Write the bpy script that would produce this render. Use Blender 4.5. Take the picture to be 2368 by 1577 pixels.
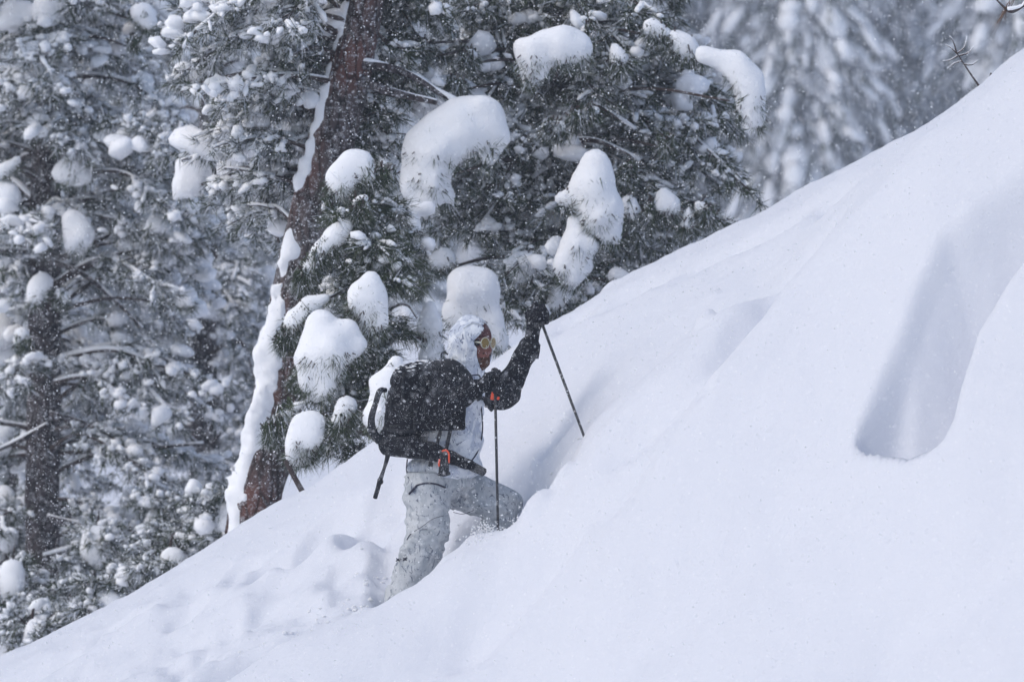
import bpy, math, random
import numpy as np
from mathutils import Vector

# ---------------------------------------------------------------- camera, sky, sun, exposure
SC = bpy.context.scene
for o in list(bpy.data.objects):
    bpy.data.objects.remove(o)
COL = SC.collection
FOCUS = 30.0                 # metres to the hiker
PXM = 390.0                  # photograph pixels per metre at that distance
cam = bpy.data.cameras.new('camera')
cam.sensor_width = 36.0
cam.lens = 36.0 * FOCUS / (2368.0 / PXM)
cam.clip_start = 0.5
cam.clip_end = 900.0
cam.dof.use_dof = True
cam.dof.focus_distance = FOCUS - 0.1
cam.dof.aperture_fstop = 3.5
cam_o = bpy.data.objects.new('camera', cam)
COL.objects.link(cam_o)
cam_o.location = (0, 0, 0)
cam_o.rotation_euler = (math.radians(90), 0, 0)
SC.camera = cam_o

SUN_EL, SUN_AZ = math.radians(47), math.radians(-120)      # azimuth from +Y towards +X
W = bpy.data.worlds.new('World')
SC.world = W
W.use_nodes = True
wn, wl = W.node_tree.nodes, W.node_tree.links
sky = wn.new('ShaderNodeTexSky')
sky.sky_type = 'NISHITA'
sky.sun_disc = False
sky.sun_elevation = SUN_EL
sky.sun_rotation = SUN_AZ
sky.air_density = 1.0
sky.dust_density = 2.0
sky.ozone_density = 1.0
hs = wn.new('ShaderNodeHueSaturation')          # cloud cover takes most of the blue out
hs.inputs['Saturation'].default_value = 0.95
bg = wn['Background']
bg.inputs['Strength'].default_value = 0.15
wl.new(sky.outputs[0], hs.inputs['Color'])
wl.new(hs.outputs[0], bg.inputs['Color'])

sun = bpy.data.lights.new('sun', 'SUN')
sun.energy = 0.85
sun.angle = math.radians(30)
sun.color = (1.0, 0.955, 0.89)
sun_o = bpy.data.objects.new('sun', sun)
COL.objects.link(sun_o)
sd = Vector((math.sin(SUN_AZ) * math.cos(SUN_EL), math.cos(SUN_AZ) * math.cos(SUN_EL), math.sin(SUN_EL)))
sun_o.rotation_euler = (-sd).to_track_quat('-Z', 'Y').to_euler()

SC.view_settings.view_transform = 'Standard'
SC.view_settings.look = 'None'
SC.view_settings.gamma = 1.0
SC.view_settings.use_curve_mapping = False
SC.view_settings.exposure = 0.09
SC.render.engine = 'CYCLES'
SC.cycles.max_bounces = 8
SC.cycles.diffuse_bounces = 5
SC.cycles.glossy_bounces = 2
SC.cycles.transmission_bounces = 2
SC.cycles.volume_bounces = 2
SC.cycles.transparent_max_bounces = 6
SC.cycles.use_denoising = True
SC.cycles.use_adaptive_sampling = True
SC.cycles.adaptive_threshold = 0.02

# ---------------------------------------------------------------- helpers
R = np.random.default_rng(11)
random.seed(5)


def P(px, py, y):
    """photograph pixel at distance y (metres in front of the camera) -> point"""
    k = y / FOCUS / PXM
    return np.array([(px - 1184.0) * k, y, (788.5 - py) * k])


def hash3(i, j, k):
    n = (i * 73856093) ^ (j * 19349663) ^ (k * 83492791)
    n = (n ^ (n >> 13)) * 1274126177
    n = n ^ (n >> 16)
    return (n & 0xffff) / 65535.0


def noise3(p):
    """value noise in -1..1 of an (...,3) array"""
    p = np.asarray(p, dtype=np.float64)
    f = np.floor(p)
    i = f.astype(np.int64)
    t = p - f
    t = t * t * (3 - 2 * t)
    out = 0
    for a in (0, 1):
        wa = t[..., 0] if a else 1 - t[..., 0]
        for b in (0, 1):
            wb = t[..., 1] if b else 1 - t[..., 1]
            for c in (0, 1):
                wc = t[..., 2] if c else 1 - t[..., 2]
                out = out + wa * wb * wc * hash3(i[..., 0] + a, i[..., 1] + b, i[..., 2] + c)
    return out * 2 - 1


def fbm(p, octaves=3, gain=0.5):
    p = np.asarray(p, dtype=np.float64)
    s, a = 0, 1.0
    for o in range(octaves):
        s = s + a * noise3(p * 2.0 ** o + 17.3 * o)
        a *= gain
    return s


def sstep(a, b, x):
    t = np.clip((x - a) / (b - a), 0, 1)
    return t * t * (3 - 2 * t)


def new_mesh(name, verts, tris=None, quads=None, smooth=True):
    me = bpy.data.meshes.new(name)
    verts = np.asarray(verts, dtype=np.float32).reshape(-1, 3)
    idx, starts, n = [], [], 0
    if quads is not None and len(quads):
        q = np.asarray(quads, dtype=np.int32).reshape(-1, 4)
        idx.append(q.ravel()); starts.append(np.arange(len(q), dtype=np.int32) * 4); n = q.size
    if tris is not None and len(tris):
        t = np.asarray(tris, dtype=np.int32).reshape(-1, 3)
        idx.append(t.ravel()); starts.append(n + np.arange(len(t), dtype=np.int32) * 3)
    idx, starts = np.concatenate(idx), np.concatenate(starts)
    me.vertices.add(len(verts)); me.vertices.foreach_set('co', verts.ravel())
    me.loops.add(len(idx)); me.loops.foreach_set('vertex_index', idx)
    me.polygons.add(len(starts)); me.polygons.foreach_set('loop_start', starts)
    me.update(calc_edges=True)
    if smooth:
        me.polygons.foreach_set('use_smooth', np.ones(len(starts), dtype=bool))
    me.validate()
    return me


def link(name, me, mat, parent=None, loc=None, **props):
    o = bpy.data.objects.new(name, me)
    COL.objects.link(o)
    if me is not None and mat is not None and not me.materials:
        me.materials.append(mat)
    if loc is not None:
        o.location = loc
    if parent is not None:
        o.parent = parent
    for k, v in props.items():
        o[k] = v
    return o


class Acc:
    """collects pieces of one mesh; positions are stored relative to org"""
    def __init__(self, org=(0, 0, 0)):
        self.v, self.t, self.q, self.n = [], [], [], 0
        self.org = np.asarray(org, dtype=np.float64)

    def add(self, v, t=None, q=None):
        v = np.asarray(v, dtype=np.float64).reshape(-1, 3)
        self.v.append(v - self.org)
        if t is not None and len(t):
            self.t.append(np.asarray(t).reshape(-1, 3) + self.n)
        if q is not None and len(q):
            self.q.append(np.asarray(q).reshape(-1, 4) + self.n)
        self.n += len(v)

    def mesh(self, name, smooth=True):
        return new_mesh(name, np.concatenate(self.v), np.concatenate(self.t) if self.t else None,
                        np.concatenate(self.q) if self.q else None, smooth)


def unit(v):
    v = np.asarray(v, dtype=np.float64)
    return v / (np.linalg.norm(v, axis=-1, keepdims=True) + 1e-12)


def spline(pts, n):
    """Catmull-Rom through pts (any width), n samples"""
    p = np.asarray(pts, dtype=np.float64)
    if len(p) == 2:
        t = np.linspace(0, 1, n)[:, None]
        return p[0] * (1 - t) + p[1] * t
    q = np.vstack([2 * p[0] - p[1], p, 2 * p[-1] - p[-2]])
    u = np.linspace(0, len(p) - 1 - 1e-9, n)
    i = u.astype(int)
    t = (u - i)[:, None]
    a, b, c, d = q[i], q[i + 1], q[i + 2], q[i + 3]
    return 0.5 * (2 * b + (c - a) * t + (2 * a - 5 * b + 4 * c - d) * t ** 2 + (3 * b - a - 3 * c + d) * t ** 3)


def tube(path, rad, sides=7, squash=None, rough=0.0, cap=True):
    """verts, tris, quads of a tube; squash=(vector, k) flattens along a vector"""
    p = np.asarray(path, dtype=np.float64)
    n = len(p)
    rad = np.broadcast_to(np.asarray(rad, dtype=np.float64), (n,))
    tan = unit(np.gradient(p, axis=0))
    up = np.array([0, 0, 1.0]) if abs(tan[0, 2]) < 0.9 else np.array([1.0, 0, 0])
    v = []
    a = unit(np.cross(tan[0], up))
    ang = np.linspace(0, 2 * math.pi, sides, endpoint=False)
    for i in range(n):
        a = unit(a - tan[i] * np.dot(a, tan[i]))
        b = np.cross(tan[i], a)
        ring = np.cos(ang)[:, None] * a + np.sin(ang)[:, None] * b
        if squash is not None:
            s = np.asarray(squash[0], dtype=np.float64)
            ring = ring - np.outer(ring @ s, s) * (1 - squash[1])
        rr = rad[i]
        if rough:
            rr = rad[i] * (1 + rough * noise3(p[i] * 3.0 + ring * 2.2))[:, None]
        v.append(p[i] + ring * rr)
    v = np.concatenate(v)
    q = []
    for i in range(n - 1):
        for j in range(sides):
            k = (j + 1) % sides
            q.append((i * sides + j, i * sides + k, (i + 1) * sides + k, (i + 1) * sides + j))
    t = []
    if cap:
        v = np.vstack([v, p[0] - tan[0] * rad[0] * 0.3, p[-1] + tan[-1] * rad[-1] * 0.3])
        for j in range(sides):
            k = (j + 1) % sides
            t.append((n * sides, k, j))
            t.append((n * sides + 1, (n - 1) * sides + j, (n - 1) * sides + k))
    return v, np.array(t, dtype=int).reshape(-1, 3), np.array(q)


def surface_nets(f, lo, hi, h):
    """mesh of f(points) = 0 (negative inside) on a grid of step h"""
    lo, hi = np.asarray(lo, float), np.asarray(hi, float)
    n = np.maximum(np.ceil((hi - lo) / h).astype(int) + 1, 4)
    ax = [lo[i] + np.arange(n[i]) * h for i in range(3)]
    X = np.stack(np.meshgrid(*ax, indexing='ij'), -1)
    F = f(X.reshape(-1, 3)).reshape(n)
    F[0], F[-1], F[:, 0], F[:, -1], F[:, :, 0], F[:, :, -1] = (np.maximum(s, 1e-4) for s in (F[0], F[-1], F[:, 0], F[:, -1], F[:, :, 0], F[:, :, -1]))
    I = F < 0
    m = n - 1
    acc = np.zeros((*m, 3)); cnt = np.zeros(m)
    sl = lambda o, d: slice(o, d + o)
    for axis in range(3):
        o1, o2 = [a for a in range(3) if a != axis]
        for a in (0, 1):
            for b in (0, 1):
                off = [0, 0, 0]; off[o1] = a; off[o2] = b
                s0 = tuple(sl(off[k], m[k]) for k in range(3))
                off[axis] = 1
                s1 = tuple(sl(off[k], m[k]) for k in range(3))
                f0, f1 = F[s0], F[s1]
                c = (f0 < 0) != (f1 < 0)
                t = np.where(c, f0 / np.where(f0 - f1 == 0, 1, f0 - f1), 0)
                p = np.zeros((*m, 3)); p[..., o1] = a; p[..., o2] = b; p[..., axis] = t
                acc += p * c[..., None]; cnt += c
    act = cnt > 0
    vid = -np.ones(m, dtype=int); vid[act] = np.arange(act.sum())
    cell = np.stack(np.nonzero(act), -1)
    V = lo + (cell + acc[act] / cnt[act][:, None]) * h
    Q = []
    for axis in range(3):
        o1, o2 = [(1, 2), (2, 0), (0, 1)][axis]
        s0 = [slice(None)] * 3; s1 = [slice(None)] * 3
        s0[axis] = slice(0, n[axis] - 1); s1[axis] = slice(1, n[axis])
        a, b = I[tuple(s0)], I[tuple(s1)]
        e = np.stack(np.nonzero(a != b), -1)
        ok = (e[:, o1] > 0) & (e[:, o2] > 0) & (e[:, o1] < m[o1]) & (e[:, o2] < m[o2])
        e = e[ok]
        flip = a[tuple(e.T)]
        c = []
        for da, db in ((-1, -1), (0, -1), (0, 0), (-1, 0)):
            g = e.copy(); g[:, o1] += da; g[:, o2] += db
            c.append(vid[tuple(g.T)])
        c = np.stack(c, -1)
        c[~flip] = c[~flip][:, ::-1]
        Q.append(c)
    return V, np.concatenate(Q)


def smin(a, b, k):
    h = np.clip(0.5 + 0.5 * (b - a) / k, 0, 1)
    return b * (1 - h) + a * h - k * h * (1 - h)


def sd_cone(p, a, b, ra, rb):
    """round cone (approximate): capsule with a varying radius"""
    a, b = np.asarray(a, float), np.asarray(b, float)
    ab = b - a
    t = np.clip(((p - a) @ ab) / max(ab @ ab, 1e-9), 0, 1)
    return np.linalg.norm(p - a - t[:, None] * ab, axis=1) - (ra + (rb - ra) * t)


def sd_ell(p, c, r, rot=None):
    d = p - np.asarray(c, float)
    if rot is not None:
        d = d @ rot
    r = np.asarray(r, float)
    k0 = np.linalg.norm(d / r, axis=1); k1 = np.linalg.norm(d / (r * r), axis=1)
    return k0 * (k0 - 1) / (k1 + 1e-9)


def sd_box(p, c, half, r, rot=None):
    d = p - np.asarray(c, float)
    if rot is not None:
        d = d @ rot
    q = np.abs(d) - (np.asarray(half, float) - r)
    return np.linalg.norm(np.maximum(q, 0), axis=1) + np.minimum(q.max(1), 0) - r


# ---------------------------------------------------------------- materials
def mat(name, base=(0.5, 0.5, 0.5), rough=0.8, spec=0.3):
    m = bpy.data.materials.new(name)
    m.use_nodes = True
    b = m.node_tree.nodes['Principled BSDF']
    b.inputs['Base Color'].default_value = (*base, 1)
    b.inputs['Roughness'].default_value = rough
    b.inputs['Specular IOR Level'].default_value = spec
    return m


def nd(m, kind, **kw):
    n = m.node_tree.nodes.new('ShaderNode' + kind)
    for k, v in kw.items():
        if k in n.inputs:
            n.inputs[k].default_value = v
        else:
            setattr(n, k, v)
    return n


def wire(m, a, b):
    m.node_tree.links.new(a, b)


def bsdf(m):
    return m.node_tree.nodes['Principled BSDF']


def ramp(m, fac, stops):
    r = nd(m, 'ValToRGB')
    el = r.color_ramp.elements
    while len(el) < len(stops):
        el.new(0.5)
    for e, (pos, c) in zip(el, stops):
        e.position = pos
        e.color = (*c, 1) if len(c) == 3 else c
    wire(m, fac, r.inputs[0])
    return r.outputs[0]


def mixc(m, fac, a, b, mode='MIX'):
    x = nd(m, 'Mix', data_type='RGBA', blend_type=mode)
    for k, s in ((0, fac), (6, a), (7, b)):
        if hasattr(s, 'links'):
            wire(m, s, x.inputs[k])
        else:
            x.inputs[k].default_value = s if k == 0 else (*s, 1)
    return x.outputs[2]


def noise_tex(m, scale, detail=3, rough=0.5, dist=0.0, coord='Object', vec=None):
    n = nd(m, 'TexNoise', Scale=scale, Detail=detail, Roughness=rough, Distortion=dist)
    if vec is None:
        vec = nd(m, 'TexCoord').outputs[coord]
    wire(m, vec, n.inputs['Vector'])
    return n.outputs[0]


def bump(m, height, strength, dist):
    b = nd(m, 'Bump', Strength=strength, Distance=dist)
    wire(m, height, b.inputs['Height'])
    wire(m, b.outputs[0], bsdf(m).inputs['Normal'])


M = {}
m = M['snow'] = mat('snow', (0.735, 0.755, 0.815), 0.7, 0.15)  # ground colour held darker than tree snow, to balance their unequal lighting
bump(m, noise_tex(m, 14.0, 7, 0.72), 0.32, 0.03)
m = M['tree_snow'] = mat('tree_snow', (0.95, 0.96, 0.985), 0.75, 0.12)  # paler than ground snow: the colour makes up for light the trees lack
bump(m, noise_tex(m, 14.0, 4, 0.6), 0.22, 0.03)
m = M['clump_snow'] = mat('clump_snow', (0.95, 0.96, 0.985), 0.75, 0.12)  # same raised colour, brightening the under-lit pads
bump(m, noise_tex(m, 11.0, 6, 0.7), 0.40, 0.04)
m = M['flake'] = mat('flake', (0.985, 0.99, 1.0), 0.9, 0.0)
tl = nd(m, 'BsdfTranslucent', Color=(0.985, 0.99, 1.0, 1)); ms = nd(m, 'MixShader')       # light passes through a flake
wire(m, bsdf(m).outputs[0], ms.inputs[1]); wire(m, tl.outputs[0], ms.inputs[2]); wire(m, ms.outputs[0], m.node_tree.nodes['Material Output'].inputs['Surface'])


def needle_mat(name, a, b, frost):
    m = mat(name, a, 0.55, 0.25)
    g = nd(m, 'NewGeometry')
    rnd = g.outputs['Random Per Island']
    col = ramp(m, rnd, [(0.0, a), (1 - frost - 0.01, b), (1 - frost, (0.66, 0.69, 0.75)), (1.0, (0.78, 0.80, 0.85))])
    wire(m, col, bsdf(m).inputs['Base Color'])
    return m


M['needle'] = needle_mat('pine_needle', (0.030, 0.045, 0.024), (0.070, 0.095, 0.047), 0.20)
M['needle_fresh'] = needle_mat('young_needle', (0.032, 0.046, 0.025), (0.072, 0.098, 0.046), 0.12)
M['needle_far'] = needle_mat('far_needle', (0.035, 0.048, 0.034), (0.08, 0.10, 0.07), 0.42)
M['needle_frost'] = needle_mat('frosted_needle', (0.030, 0.043, 0.026), (0.068, 0.090, 0.050), 0.38)
M['needle_dead'] = mat('dead_needle', (0.16, 0.085, 0.045), 0.7, 0.2)


def bark_mat(name, dark, light, red=None, frost=0.35):
    m = mat(name, dark, 0.9, 0.1)
    tc = nd(m, 'TexCoord')
    mp = nd(m, 'Mapping'); mp.inputs['Scale'].default_value = (1, 1, 0.28)
    wire(m, tc.outputs['Object'], mp.inputs[0])
    n1 = noise_tex(m, 16.0, 5, 0.65, 0.4, vec=mp.outputs[0])
    vo = nd(m, 'TexVoronoi', Scale=13.0, feature='DISTANCE_TO_EDGE'); wire(m, mp.outputs[0], vo.inputs['Vector'])
    c = ramp(m, n1, [(0.3, dark), (0.72, light)])
    if red:
        n2 = noise_tex(m, 2.2, 3, 0.5)
        c = mixc(m, ramp(m, n2, [(0.42, (0, 0, 0)), (0.62, (0.9, 0.9, 0.9))]), c, red)
    crack = ramp(m, vo.outputs['Distance'], [(0.0, (0.25, 0.25, 0.25)), (0.14, (1, 1, 1))])
    c = mixc(m, 1.0, c, crack, 'MULTIPLY')
    n3 = noise_tex(m, 34.0, 4, 0.75)                    # wind-blown snow caught in the bark
    c = mixc(m, ramp(m, n3, [(0.60 - 0.1 * frost, (0, 0, 0)), (0.66, (frost, frost, frost))]), c, (0.8, 0.82, 0.87))
    wire(m, c, bsdf(m).inputs['Base Color'])
    bump(m, vo.outputs['Distance'], 0.8, 0.03)
    return m


M['bark_red'] = bark_mat('red_pine_bark', (0.048, 0.039, 0.040), (0.12, 0.094, 0.090), (0.145, 0.066, 0.052), 0.55)
M['bark'] = bark_mat('dark_bark', (0.035, 0.030, 0.034), (0.095, 0.075, 0.075), None, 0.5)
M['twig'] = mat('twig_bark', (0.060, 0.045, 0.042), 0.85, 0.1)

# ---------------------------------------------------------------- the snow slope (one sheet, out to the far hillside)
YR, YC = 32.5, 29.25
S1 = np.array([(-700, 1890), (-300, 1690), (0, 1530), (200, 1432), (400, 1322), (560, 1218), (700, 1132), (860, 1020), (1000, 930), (1130, 848),
               (1260, 752), (1400, 668), (1600, 563), (1780, 477), (2000, 368), (2130, 302), (2240, 222), (2300, 168), (2368, 116), (2700, -120), (3200, -420)], float)
S2 = np.array([(-600, 2080), (-200, 1900), (100, 1745), (300, 1645), (430, 1580), (600, 1502), (740, 1440), (890, 1376), (990, 1330), (1090, 1260), (1150, 1230), (1195, 1192),
               (1300, 1088), (1370, 1002), (1430, 938), (1520, 862), (1640, 757), (1800, 642), (1900, 560), (2000, 457), (2130, 318), (2250, 232), (2368, 140), (2700, -80), (3200, -380)], float)


def prof(S, y, smooth=0.10):
    k = y / FOCUS / PXM
    xs, zs = (S[:, 0] - 1184) * k, (788.5 - S[:, 1]) * k
    g = np.linspace(xs[0], xs[-1], 1400)
    z = np.interp(g, xs, zs)
    w = int(smooth / (g[1] - g[0])) | 1
    ker = np.hanning(w + 2); ker /= ker.sum()
    zp = np.pad(z, (len(ker) // 2,), mode='reflect', reflect_type='odd')
    return g, np.convolve(zp, ker, 'valid')[:len(g)]


G1, Z1 = prof(S1, YR, 0.35)
G2, Z2 = prof(S2, YC, 0.28)


def ext(x, g, z):
    """interpolate, straight on outside with a slope that flattens"""
    lo, hi = g[0], g[-1]
    r = np.interp(x, g, z)
    r = np.where(x < lo, z[0] - 6 * (1 - np.exp((np.minimum(x, lo) - lo) * 0.5 / 6)), r)
    r = np.where(x > hi, z[-1] + 6 * (1 - np.exp(-(np.maximum(x, hi) - hi) * 0.6 / 6)), r)
    return r


def back_ground(x, y):
    b = -3.0 + 14 * np.tanh(0.25 * (x + 4) / 14) + 0.03 * np.clip(y - 43, -14, 140) + 0.50 * np.maximum(y - 205, 0)
    p = np.stack([x * 0.25, y * 0.25, 0 * x], -1)
    return b + 0.55 * fbm(p, 3) * sstep(34, 40, y) + 0.12 * noise3(np.stack([x * 1.1, y * 1.1, 0 * x + 3], -1)) * sstep(34, 38, y)


def plain(x, y):
    s, c = ext(x, G1, Z1), ext(x, G2, Z2)
    d = np.maximum(YC - y, 0)
    front = c - (0.72 * d - 0.20 * (1 - np.exp(-d / 0.32)))
    near = -1.75 + 0.12 * x - 0.16 * np.maximum(y - 1.5, 0)          # the bank the photographer stands on
    kk = 1.0
    front = np.where(y < 24, np.maximum(front, near) + 0.25 * np.exp(-np.abs(front - near)), front)
    u = np.clip((y - YC) / (YR - YC), 0, 1)
    mid = c + (s - c) * (1.32 * u - 0.32 * u ** 2.6)
    e = np.maximum(y - YR, 0)
    over = s + 0.10 * e - 0.42 * e * e
    z = np.where(y < YC, front, np.where(y < YR, mid, over))
    bk = back_ground(x, y)
    h = np.clip(0.5 + 0.5 * (z - bk) / 0.5, 0, 1)
    zz = bk * (1 - h) + z * h + 0.5 * h * (1 - h)
    return np.where(y > YR + 0.3, zz, z)


def hit(px, py, fn=plain):
    """where the ray through a photograph pixel meets the slope"""
    d = P(px, py, 1.0)
    ys = np.linspace(20, 33.5, 2700)
    g = d[2] * ys - fn(d[0] * ys, ys)
    k = np.nonzero(g < 0)[0]
    y = ys[k[0]] if len(k) else 33.0
    return np.array([d[0] * y, y, float(fn(np.array([d[0] * y]), np.array([y]))[0])])


def poly_sd(x, y, poly):
    """signed distance to a closed polygon in plan (negative inside)"""
    d = np.full(x.shape, 1e9); ins = np.zeros(x.shape, bool)
    n = len(poly)
    for i in range(n):
        a, b = poly[i], poly[(i + 1) % n]
        e = b - a
        t = np.clip(((x - a[0]) * e[0] + (y - a[1]) * e[1]) / (e @ e), 0, 1)
        d = np.minimum(d, np.hypot(x - a[0] - t * e[0], y - a[1] - t * e[1]))
        c = ((a[1] > y) != (b[1] > y)) & (x < e[0] * (y - a[1]) / (e[1] if e[1] else 1e-9) + a[0])
        ins ^= c
    return np.where(ins, -d, d)


def line_d(x, y, pts):
    d = np.full(x.shape, 1e9)
    for a, b in zip(pts[:-1], pts[1:]):
        e = b - a
        t = np.clip(((x - a[0]) * e[0] + (y - a[1]) * e[1]) / (e @ e), 0, 1)
        d = np.minimum(d, np.hypot(x - a[0] - t * e[0], y - a[1] - t * e[1]))
    return d


SCOOP = np.array([hit(*q)[:2] for q in [(2600, 150), (2440, 290), (2300, 420), (2170, 535), (2100, 660), (2050, 800), (2000, 930), (1968, 1008), (1972, 1042), (2000, 1068), (2045, 1085),
                                         (2095, 1088), (2145, 1070), (2185, 1030), (2210, 975), (2235, 880), (2268, 770), (2335, 660), (2420, 540), (2600, 380)]])
TRACK = np.array([hit(*q)[:2] for q in [(-100, 1640), (150, 1510), (330, 1420), (560, 1300), (720, 1215), (860, 1150), (960, 1110)]])
RIDGE_LINE = np.array([hit(*q)[:2] for q in [(1330, 735), (1450, 670), (1600, 605), (1760, 528), (1880, 470), (1960, 430)]])
DENTS = [(*hit(px, py)[:2], r, d) for px, py, r, d in
         [(620, 1278, .13, .07), (700, 1240, .16, .07), (760, 1190, .18, .08), (840, 1180, .15, .07), (560, 1290, .10, .05), (430, 1390, .11, .05),
          (250, 1455, .13, .05), (300, 1430, .10, .04), (880, 1130, .17, .06), (800, 1255, .10, .04), (905, 1210, .14, .06), (180, 1500, .12, .04),
          (1215, 1150, .15, .12), (1270, 1090, .16, .13), (1240, 1120, .10, .08), (1595, 752, .10, .05), (1625, 742, .07, -.05), (1575, 765, .05, -.03),
          (1180, 1170, .12, .10), (1235, 1175, .09, -.05), (1300, 1100, .06, -.04), (1640, 905, .06, .03), (1400, 655, .05, -.03), (1430, 645, .06, -.03)]] + [((1150 - 1184) / PXM, 30.12, .24, .24), ((945 - 1184) / PXM, 29.9, .2, .08)]


GROOVES = [(np.array([hit(*q)[:2] for q in g]), d, wd) for g, d, wd in [
    ([(1470, 975), (1600, 858), (1700, 748), (1790, 648), (1860, 565)], 0.085, 0.17), ([(1560, 1010), (1680, 880), (1780, 770), (1860, 660), (1960, 540)], -0.05, 0.20),
    ([(1130, 1420), (1250, 1300), (1400, 1130), (1540, 1010)], 0.05, 0.22), ([(860, 1600), (1050, 1450), (1200, 1330)], 0.04, 0.26), ([(2060, 1500), (2200, 1370), (2380, 1220)], 0.06, 0.22),
    ([(400, 1600), (600, 1482), (760, 1405), (880, 1350)], 0.12, 0.14), ([(1380, 1577), (1560, 1400), (1760, 1230)], 0.035, 0.30)]]


def H(x, y):
    x, y = np.asarray(x, float), np.asarray(y, float)
    z = plain(x, y)
    w = sstep(17, 22, y) * (1 - sstep(33.2, 36, y)) * (1 - sstep(6, 9, np.abs(x)))
    kpx = FOCUS * PXM / np.maximum(y, 1)
    px = 1184 + x * kpx
    u = (y - YC) / (YR - YC)
    # the trench the hiker is breaking
    deep = 0.05 + 0.17 * sstep(820, 930, px) * (1 - sstep(1250, 1400, px)) + 0.13 * (1 - sstep(1800, 2000, px))
    deep = deep * (1 - sstep(1750, 2000, px) * 0.8)
    br = np.exp(-((u - 0.17) / np.where(u > 0.17, 0.34, 0.075)) ** 2)
    z = z - w * deep * br
    lump = fbm(np.stack([x * 4.2, y * 3.2, 0 * x], -1), 3)
    inside = np.exp(-((u - 0.25) / 0.22) ** 2)
    z = z + w * inside * (lump - 0.5 * np.abs(fbm(np.stack([x * 6.5, y * 5.0, 0 * x + 4], -1), 2))) * 0.085 * (1 - 0.75 * sstep(1250, 1500, px))
    # older track behind
    dt = line_d(x, y, TRACK)
    z = z + w * np.exp(-(dt / 0.30) ** 2) * (0.085 * fbm(np.stack([x * 3.6 + 9, y * 2.6, 0 * x], -1), 3) - 0.02)
    for dx, dy, r, d in DENTS:
        q = ((x - dx) ** 2 + (y - dy) ** 2) / (r * r)
        z = z - 1.8 * w * d * np.exp(-q * q * 0.9)
    for g, d, wd in GROOVES:
        dg = line_d(x, y, g)
        z = z - 3.0 * w * d * np.exp(-(dg / wd) ** 2) * (0.85 + 0.5 * noise3(np.stack([x * 3, y * 3, 0 * x + 2], -1)))
    # wind-cut groove just under the skyline
    dr = line_d(x, y, RIDGE_LINE)
    z = z - w * 0.12 * np.exp(-(dr / 0.15) ** 2) * (0.7 + 0.5 * noise3(np.stack([x * 5, y * 5, 0 * x], -1)))
    # scoop in the near slope
    ds = poly_sd(x, y, SCOOP)
    dl, dr2 = line_d(x, y, SCOOP[:8]), line_d(x, y, SCOOP[8:])
    t = dl / (dl + dr2 + 1e-6)
    ins = (ds < 0)
    z = z - w * ins * 1.0 * sstep(-0.12, 0.95, t) * sstep(0.0, 0.18, -ds)
    z = z + w * 0.015 * np.exp(-np.abs(ds) / 0.2) * sstep(0.3, 0.7, t)
    # broad wind forms, running up the fall line
    fx = x * 0.62 + y * 0.30
    z = z + w * 0.055 * noise3(np.stack([fx * 2.1, y * 0.9, 0 * x + 5], -1)) * sstep(0.15, 1.5, YC - y)
    z = z + w * 0.026 * noise3(np.stack([x * 2.5, y * 2.2, 0 * x + 7], -1)) + w * 0.009 * fbm(np.stack([x * 9, y * 6, 0 * x + 8], -1), 3)
    return z


def spread(lo, hi, step, far_lo, far_hi, grow):
    c = list(np.arange(lo, hi + 1e-6, step))
    s = step
    while c[-1] < far_hi:
        s *= grow; c.append(min(c[-1] + s, far_hi))
    s = step; f = []
    v = lo
    while v > far_lo:
        s *= grow; v = max(v - s, far_lo); f.append(v)
    return np.array(f[::-1] + c)


gx = spread(-4.2, 4.4, 0.030, -125, 125, 1.07)
gy = spread(22.5, 33.6, 0.031, -12, 370, 1.06)
XX, YY = np.meshgrid(gx, gy, indexing='ij')
ZZ = H(XX, YY)
nx, ny = len(gx), len(gy)
ii, jj = np.meshgrid(np.arange(nx - 1), np.arange(ny - 1), indexing='ij')
i0 = (ii * ny + jj).ravel()
quads = np.stack([i0, i0 + ny, i0 + ny + 1, i0 + 1], -1)
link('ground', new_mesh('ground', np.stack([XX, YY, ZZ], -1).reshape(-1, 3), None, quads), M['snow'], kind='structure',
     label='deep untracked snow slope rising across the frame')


def ground_z(x, y):
    return float(H(np.array([x]), np.array([y]))[0])


# ---------------------------------------------------------------- snowy air
hm = bpy.data.materials.new('snowy_air')
hm.use_nodes = True
hn = hm.node_tree.nodes
hn.remove(hn['Principled BSDF'])
pv = hn.new('ShaderNodeVolumePrincipled')
pv.inputs['Color'].default_value = (0.86, 0.915, 1.0, 1)
pv.inputs['Density'].default_value = 0.0012
pv.inputs['Anisotropy'].default_value = 0.2
hm.node_tree.links.new(pv.outputs[0], hn['Material Output'].inputs['Volume'])
zl, zh = float(ZZ.min()) - 1.0, float(ZZ.max()) + 30.0
hv = [(x, y, z) for x in (-126, 126) for y in (-13, 371) for z in (zl, zh)]
hq = [(0, 1, 3, 2), (4, 6, 7, 5), (0, 4, 5, 1), (2, 3, 7, 6), (0, 2, 6, 4), (1, 5, 7, 3)]
link('haze', new_mesh('haze', hv, None, hq, False), hm, kind='stuff', label='snow filled misty air over the slope')

# ---------------------------------------------------------------- trees
import bmesh


def ico(sub):
    bm = bmesh.new()
    bmesh.ops.create_icosphere(bm, subdivisions=sub, radius=1.0)
    v = np.array([x.co[:] for x in bm.verts]); t = np.array([[k.index for k in f.verts] for f in bm.faces])
    bm.free()
    return v, t


ICO = {k: ico(k) for k in (1, 2, 3)}


def dab_shapes(sub, count, seed):
    v, t = ICO[sub]
    out = []
    for k in range(count):
        w = v * (1 + 0.30 * noise3(v * 1.3 + seed + k * 7.1) + 0.16 * noise3(v * 3.1 + seed + k * 3.3))[:, None]
        w[:, 2] = np.where(w[:, 2] < 0, w[:, 2] * 0.55, w[:, 2])
        out.append(w)
    return np.array(out), t


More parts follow.
